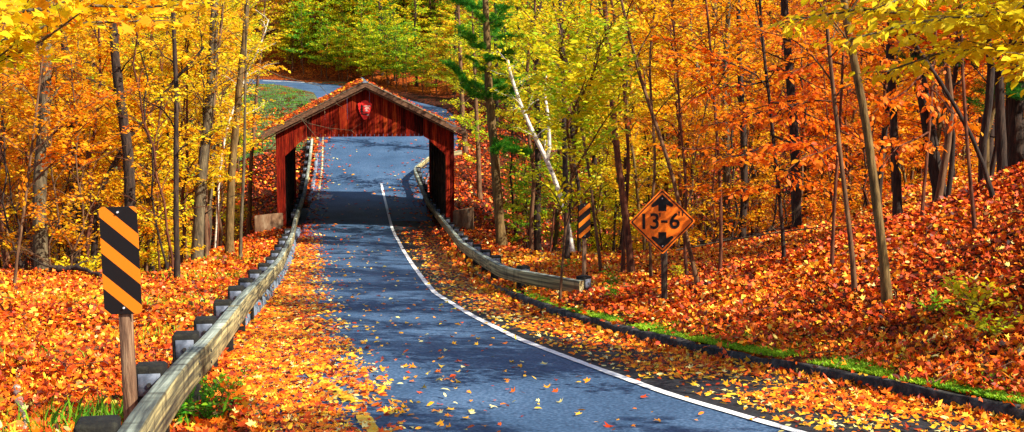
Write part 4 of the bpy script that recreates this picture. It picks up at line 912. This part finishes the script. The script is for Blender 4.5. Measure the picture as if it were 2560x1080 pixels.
def zone(n, y0, y1, ulo, uhi, kinds, what, where, dmin, avoid=(), barks=('bark_brown', 'bark_dark', 'bark_red', 'bark_olive'), dt=0., spread=.3, sc=1., minoff=3.0, tfun=None):
    c = 0; tries = 0
    while c < n and tries < n * 60:
        tries += 1
        y = math.sqrt(rs.uniform(y0 ** 2, y1 ** 2)); u = rs.uniform(ulo, uhi); x = (u - 1280) / F * y
        off = max(float(xl(y)) - x, x - float(xr(y)))
        if off < minoff: continue
        if any(a <= u <= b and y < ymax for a, b, ymax in avoid): continue
        if not ok(x, y, dmin): continue
        k = kinds[rs.randint(len(kinds))]; t = tfun(u) if tfun else pick_t(u, 0, y) + dt
        put(k, x, y, barks[rs.randint(len(barks))], t, spread, where, what, sc); c += 1
    return c
AV = [(560, 1225, 75), (640, 1180, 136)]
zone(34, 37, 58, -60, 560, ['high', 'high', 'slender'], 'slender tree', 'in the ravine left of the bridge', .9, AV)
zone(26, 35, 50, -60, 590, ['bare'], 'thin half bare stem', 'in the tangle left of the bridge', .7, [(600, 1225, 75)], ('bark_brown', 'bark_dark', 'bark_red'))
zone(24, 40, 54, 1290, 2300, ['bare'], 'thin half bare stem', 'in the tangle right of the bridge', .7, AV, ('bark_brown', 'bark_dark', 'bark_red'))
zone(12, 44, 60, -60, 520, ['tall'], 'big tree', 'in the ravine left of the bridge', 2.0, AV, ('bark_dark', 'bark_grey'))
zone(26, 60, 100, -60, 640, ['high', 'slender', 'tall'], 'tree', 'on the far slope left of the bridge', 1.8, AV, dt=-.04)
zone(40, 41, 60, 1270, 2620, ['high', 'slender'], 'slender tree', 'in the hollow right of the bridge', 1.0, AV)
zone(14, 46, 62, 1300, 2620, ['tall'], 'big tree', 'in the hollow right of the bridge', 2.2, AV, ('bark_dark', 'bark_grey'))
zone(14, 56, 66, 1240, 2600, ['low'], 'leafy sapling', 'in the depth of the hollow right of the bridge', 1.2, [(590, 1220, 80)], dt=-.08)
zone(12, 24, 38, 2150, 2700, ['slender'], 'slender tree', 'on the right bank', 1.3, AV, minoff=7.5, dt=.02)
zone(34, 62, 102, 1190, 2640, ['high', 'slender', 'tall'], 'tree', 'on the far slope right of the bridge', 1.8, AV, dt=-.04)
zone(20, 38, 62, -40, 600, ['sapling', 'sapling', 'low'], 'low sapling', 'under the trees left of the bridge', .8, [(590, 1220, 80)], dt=-.08)
zone(22, 62, 96, -40, 600, ['low'], 'low sapling', 'on the far slope left of the bridge', 1.2, [(590, 1220, 80)], dt=-.12)
zone(28, 42, 62, 1230, 2600, ['sapling', 'sapling', 'low'], 'low sapling', 'under the trees right of the bridge', .8, [(590, 1220, 80)], dt=-.06)
zone(30, 62, 98, 1185, 2600, ['low'], 'low sapling', 'on the far slope right of the bridge', 1.2, [(590, 1180, 80)], dt=-.10)
zone(30, 138, 151, -150, 2700, ['far'], 'tree', 'on the hill behind the far bend', 3.0, dt=-.05, spread=.35, minoff=2.)
zone(22, 104, 138, 1190, 2700, ['far'], 'tree', 'right of the far bend', 3.0, dt=-.08, spread=.35)
zone(14, 100, 138, -150, 600, ['far'], 'tree', 'left of the far clearing', 3.0, dt=-.03, spread=.35)
zone(26, 137, 150, -60, 2600, ['low'], 'low sapling', 'along the edge of the far bend', 1.5, dt=-.08, spread=.35, minoff=1.5, sc=1.1)
zone(18, 138, 149, 640, 1200, ['far'], 'tree', 'beyond the far bend above the bridge roof', 2.2, dt=-.02, spread=.4, minoff=1.5, sc=.9)
zone(26, 137, 152, 640, 1200, ['low'], 'bushy sapling', 'beyond the far bend above the bridge roof', 1.2, dt=-.04, spread=.4, minoff=1.0, sc=1.25)
EDGE = np.array([[-27, 137.2], [-22, 135.5], [-17.5, 131.5], [-14.5, 126.5], [-9.8, 119.5], [-7.0, 113.5], [-4.0, 108.], [-2.6, 102], [-2.2, 96]])
for q in range(34):
    e = rs.uniform(0, len(EDGE) - 1); i_ = int(e); b_ = EDGE[i_] + (EDGE[i_ + 1] - EDGE[i_]) * (e - i_); a_ = rs.uniform(.6, 6.5)
    put('low', b_[0] + a_ * .75, b_[1] + a_ * .66, 'bark_brown', rs.choice([.14, .20, .28, .34, .40, .42, .60]), .35, 'lining the outer edge of the far bend', 'bushy sapling', 1.1)
for q in range(30):
    e = rs.uniform(0, 4.6); i_ = int(e); b_ = EDGE[i_] + (EDGE[i_ + 1] - EDGE[i_]) * (e - i_); a_ = rs.uniform(.5, 5.0)
    put('low' if q % 3 else 'sapling', b_[0] + a_ * .5, b_[1] + a_ * .85, 'bark_brown', rs.choice([.16, .24, .30, .38, .42, .45]), .3, 'crowding the top of the far bend', 'leafy bush like sapling', 1.3)
for x_, y_ in ((-21, 141), (-17, 139), (-13.5, 134), (-9.5, 128.5), (-5.5, 122), (-3.0, 116), (-.5, 110), (1.0, 104), (-25, 144), (-19, 146), (-12, 142), (-6, 136), (-1, 130), (3, 122)):
    put('far', x_, y_, 'bark_dark', float(np.clip(rs.normal(.35, .08), .16, .6)), .4, 'lining the outer edge of the far bend', 'tall tree', .9)
for x_, y_ in ((-15.8, 136.5), (-13.8, 137.5), (-17.5, 140.5), (-12.0, 131.8)): put('pine', x_, y_, 'bark_dark', .05, .15, 'just above the bridge ridge beyond the bend', 'pine', .8)
# dark evergreens above the far bend
for u, y in ((905, 143), (950, 147), (1010, 141), (860, 150), (975, 155)):
    put('pine', (u - 1280) / F * y, y, 'bark_dark', .05, .15, 'above the far bend', 'pine', 1.0)
put('pine', (2520 - 1280) / F * 30, 30, 'bark_dark', .05, .12, 'at the top right on the bank', 'pine', .9)
put('far', (1030 - 1280) / F * 141, 141, 'bark_dark', .92, .12, 'above the far bend', 'small tree', .6)
# yellow green boughs that overhang the road at the right of the roof
for (u, v, D_, t_, lab) in ((1200, 560, 72, .34, 'yellow green maple overhanging the road just right of the bridge roof'), (1165, 470, 84, .40, 'yellow maple beside the climbing road behind the right eave')):
    K('maple_tree', [(u, v), (u - 8, 300), (u - 20, 0)], 13, 'bark_brown', 11, 1.6, 26, 3.0, t_, .28, lab, D=D_, ls=.14, tmpl=QUAD)
# trees beyond the frame on the right whose tops shade the road
for q, (x, y) in enumerate(((9.5, 6), (11, 13), (8.8, 0), (15, 10))):
    tm, cm = protos['slender' if q % 2 else 'tall'][q % 4]
    plant('maple_tree', (x, y, Ts(x, y) - .05), tm, cm, 'bark_brown', .62, .3, 'tree beyond the right edge of the picture shading the road', 'tree', 'trees beyond the right edge', q * 1.3, .9)

# pine boughs
def needles(mb, A, n=26, L=.14, sp=.75):
    A = np.asarray(A); idx = np.repeat(np.arange(len(A)), n); N_ = len(idx)
    Dv = unit(A[idx, 3:] + rs.normal(0, sp, (N_, 3)) + [0, 0, .15]); S_ = rs.uniform(.6, 1.2, N_) * L
    C_ = A[idx, :3] + rs.normal(0, .04, (N_, 3)); side = unit(np.cross(Dv, rs.normal(0, 1, (N_, 3)))) * .009
    v = np.stack([C_ - side, C_ + side, C_ + Dv * S_[:, None]], 1).reshape(-1, 3); mb.add(v, np.arange(3 * N_).reshape(N_, 3), 0, np.clip(rs.normal(.5, .3, N_), 0, 1))
pine = [o for o in bpy.data.objects if o.name.startswith('pine_tree') and o.get('label', '').startswith('white pine')][0]
pl = np.array(pine.location); tb = MB(); acc = []
for (v0, u, v, dD) in ((260, 1120, 165, 0), (255, 1180, 215, -1), (250, 1300, 215, -1), (190, 1330, 195, 1), (180, 1180, 150, 0), (130, 1140, 80, -1), (100, 1230, 60, 1), (90, 1290, 90, 0), (60, 1180, 30, 0), (60, 1260, 20, 1), (240, 1235, 190, 2), (150, 1260, 130, -2), (330, 1300, 380, -2), (20, 1130, 0, 1), (0, 1280, -30, 0)):
    B = at(1226, v0, 49) - pl; E = at(u, v, 49 + dD) - pl; d = E - B; L = float(np.linalg.norm(d))
    limb(tb, B, math.atan2(d[1], d[0]), L * 1.05, .02, math.degrees(math.asin(d[2] / L)) - 4, math.degrees(math.asin(d[2] / L)) + 4, .13, acc, 1, 0, st=.28)
cm = MB(); needles(cm, np.vstack(acc), 30, .17, .8)
b = bpy.data.objects.new('crown', cm.mesh('crown', [M['leaf']], attr=True)); COL.objects.link(b); b.parent = pine; b.color = (.11, .16, 0, 1)
b = tb.build('branches', M['bark_dark'], pine, smooth_=True)

# bare twig reaching in front of the gable, from a small tree on the verge
def barebough(tb, P, p0, D):
    for (u0, v0, pts) in ((612, 230, [(700, 262), (742, 290), (770, 308), (820, 320), (878, 326)]), (700, 262, [(752, 296), (780, 330), (795, 348)]), (612, 150, [(700, 190), (800, 215), (845, 262)])):
        Q = np.array([at(u0, v0, D) - p0] + [at(u, v, D - .5) - p0 for u, v in pts]); tb.tube(Q, np.linspace(.018, .004, len(Q)), 4, cap=False)
        for q in range(1, len(Q)):
            for s in (-1, 1): 
                e = Q[q] + np.array([.28 + .1 * rs.randn(), 0, s * .14 + .06 * rs.randn()]); tb.tube(np.array([Q[q], (Q[q] + e) / 2 + [0, 0, .02], e]), [.005, .003, .001], 3, cap=False)
K('maple_tree', [(600, 650), (606, 500), (612, 300), (616, 0)], 9, 'bark_grey', 9, 5.2, 12, 1.6, .50, .3, 'thin grey sapling by the left verge with bare twigs reaching to the gable', extra=barebough, dens=.6)
# two long yellow green boughs hanging into the top middle
K('maple_tree', [(1398, 690), (1420, 500), (1445, 300), (1470, 100)], 7, 'bark_brown', 8, 3.0, 10, 1.6, .36, .25, 'thin sapling with large yellow green leaves above the small marker', D=25, ls=.13,
  boughs=[(2.6, (1330, 210), 22, .14, OVAL), (3.0, (1420, 120), 21, .14, OVAL), (3.4, (1480, 60), 22, .14, OVAL), (2.3, (1540, 260), 23, .13, OVAL), (3.6, (1330, 60), 22, .13, OVAL), (1.5, (1480, 440), 24, .12, OVAL), (1.6, (1380, 450), 24, .12, OVAL)])
# orange boughs in front of the right woods
K('beech_tree', [(1960, 690), (1955, 520), (1930, 300), (1900, 60)], 10, 'bark_dark', 7.5, 2.2, 14, 2.2, .75, .22, 'orange leaved beech sapling spreading wide over the right bank', D=23, ls=.115,
  boughs=[(1.3, (1820, 500), 22, .115, OVAL), (1.6, (2060, 480), 22, .115, OVAL), (2.0, (1740, 420), 22, .115, OVAL), (2.2, (2120, 420), 21, .115, OVAL), (2.6, (1780, 330), 22, .115, OVAL), (2.8, (2080, 330), 22, .115, OVAL), (3.2, (1720, 260), 23, .115, OVAL), (3.4, (2060, 230), 22, .115, OVAL)])
K('beech_tree', [(1800, 680), (1806, 520), (1790, 300), (1770, 60)], 9, 'bark_red', 7.5, 2.6, 14, 2.2, .73, .22, 'orange leaved beech sapling between the diamond sign and the wide one', D=25, ls=.115,
  boughs=[(1.4, (1700, 470), 24.5, .11, OVAL), (2.0, (1880, 400), 24, .115, OVAL), (2.4, (1690, 380), 24, .11, OVAL), (3.0, (1870, 280), 24, .115, OVAL), (3.4, (1680, 170), 24, .115, OVAL), (3.6, (1880, 120), 24, .115, OVAL)])
K('beech_tree', [(2080, 660), (2085, 500), (2100, 300), (2110, 60)], 9, 'bark_red', 7.5, 3.0, 14, 2.2, .76, .22, 'red orange beech sapling between the two bank trunks', D=20.5, ls=.11,
  boughs=[(2.0, (1960, 430), 20, .11, OVAL), (2.2, (2200, 380), 20, .11, OVAL), (2.7, (1950, 300), 20, .11, OVAL), (2.9, (2230, 260), 20, .11, OVAL), (3.3, (1950, 190), 20, .11, OVAL), (3.5, (2270, 170), 20, .11, OVAL)])
K('beech_tree', [(2300, 640), (2310, 450), (2330, 250), (2340, 60)], 9, 'bark_red', 7, 2.0, 14, 2., .74, .22, 'orange leaved beech sapling higher on the right bank', D=22, ls=.115,
  boughs=[(1.5, (2200, 420), 21, .11, OVAL), (2.2, (2430, 330), 21, .11, OVAL), (2.6, (2210, 300), 21, .11, OVAL)])
K('beech_tree', [(30, 690), (60, 520), (90, 300), (110, 100)], 8, 'bark_brown', 7, 2.2, 14, 2., .68, .22, 'orange leaved beech sapling in the left foreground thicket', D=28, ls=.115,
  boughs=[(1.5, (190, 500), 28, .11, OVAL), (1.6, (60, 460), 28, .11, OVAL), (2.2, (330, 330), 28, .11, OVAL), (2.4, (260, 300), 28, .11, OVAL), (3., (350, 220), 28, .11, OVAL)])

# --- bushes, small plants, fallen wood
def bush(u, v, H, n, L, t, label, D=None, ls=.08):
    p0 = hit(u, v) if D is None else at(u, v, D); p0[2] = Ts(p0[0], p0[1]); tb = MB(); acc = []
    for q in range(n):
        limb(tb, np.array([rs.normal(0, .05), rs.normal(0, .05), 0.]), rs.rand() * 6.28, L * rs.uniform(.7, 1.2), .009, rs.uniform(35, 80), rs.uniform(0, 40), ls, acc, .95, 0, st=.14)
    cm = crown_from(acc, ls, OVAL, .6); tm, c2 = meshes(tb, cm)
    return plant('shrub', p0, tm, c2, 'bark_brown', t, .2, label, 'shrub')
bush(200, 680, 1, 9, 1.15, .40, 'yellow leafed shrub at the wood edge behind the striped marker', ls=.11, D=35)
bush(150, 672, 1, 6, .9, .36, 'smaller yellow green shrub left of the yellow one at the wood edge', ls=.10, D=36)
bush(2455, 790, .5, 6, .5, .36, 'small yellow green shrub on the right bank', ls=.09)
bush(2470, 850, .5, 5, .35, .30, 'low green shrub below the yellow green one on the right bank', ls=.08)
bush(1275, 612, .5, 5, .35, .16, 'small green plant at the foot of the white pine', ls=.08)
bush(1418, 670, .5, 4, .28, .18, 'small green plant at the foot of the slim dark tree')
bush(1545, 715, .5, 4, .26, .18, 'small green seedling among leaves right of the small marker')
bush(1540, 750, .5, 3, .16, .16, 'tiny green seedling below the other one', ls=.06)
bush(500, 1060, .5, 14, .34, .13, 'low green weeds beside the nearest guardrail beam', ls=.055)
bush(555, 1010, .5, 8, .22, .16, 'small patch of green weeds a little farther up the verge', ls=.05)
bush(365, 590, .5, 7, 1., .20, 'green shrub deep in the left thicket', ls=.12, D=50)
bush(1700, 700, .5, 4, .4, .36, 'sparse yellow green seedling right of the diamond sign', ls=.07)
bush(2330, 790, .5, 4, .25, .2, 'green seedling near the foot of the nearest beech', ls=.07)
def wood(name, px, D, r, mat, label, cat='branch', twigs=0, up=.04):
    P = []
    for (u, v), d in zip(px, D if isinstance(D, (list, tuple)) else [D] * len(px)):
        if d is None: p = hit(u, v)
        else: p = at(u, v, d)
        P.append(p)
    P = np.array(P); 
    for q in range(len(P)): P[q, 2] = max(P[q, 2], Ts(P[q, 0], P[q, 1]) + r * .6 + up)
    o0 = P[0].copy(); n = 14; t = np.linspace(0, 1, len(P)); Q = np.stack([np.interp(np.linspace(0, 1, n), t, P[:, k]) for k in range(3)], 1) - o0
    Q[1:-1] += rs.normal(0, r * .25, (n - 2, 3)); m = MB(); m.tube(Q, np.linspace(r, r * .45, n) * (1 + .08 * rs.randn(n)), 8, bump=.06)
    for q in range(twigs):
        i = rs.randint(2, n - 1); d = rs.normal(0, .5, 3); d[2] = abs(d[2]) * .8; L = rs.uniform(.4, 1.1); E = Q[i] + d / np.linalg.norm(d) * L
        m.tube(np.array([Q[i], (Q[i] + E) / 2 + rs.normal(0, .05, 3), E]), [r * .4, r * .25, .004], 4)
    o = m.build(name, mat, smooth_=True); o.location = o0; return tag(o, label, cat)
wood('fallen_log', [(42, 985), (55, 1030), (66, 1100)], [None] * 3, .055, M['log'], 'peeling pale log lying in leaves at the bottom left corner', 'log', 0, .02)
wood('fallen_branch', [(125, 672), (190, 668), (252, 690)], [33, 33, 32], .10, M['bark_dark'], 'dark rotting branch lying at the wood edge on the left', 'branch', 2)
wood('fallen_branch', [(1690, 640), (1800, 622), (1900, 602), (2000, 588), (2140, 572)], [37, 37, 36, 35, 33], .026, M['bark_grey'], 'long grey dead branch lying along the top of the right bank', 'branch', 8, .15)
wood('fallen_branch', [(1770, 690), (1850, 704), (1905, 690)], [None] * 3, .018, M['bark_dark'], 'thin curved stick lying right of the diamond sign', 'branch', 2)
wood('fallen_log', [(1700, 610), (1850, 600), (1990, 560)], [46, 45, 44], .12, M['bark_dark'], 'dark mossy fallen trunk in the hollow behind the right bank', 'log', 6, .1)
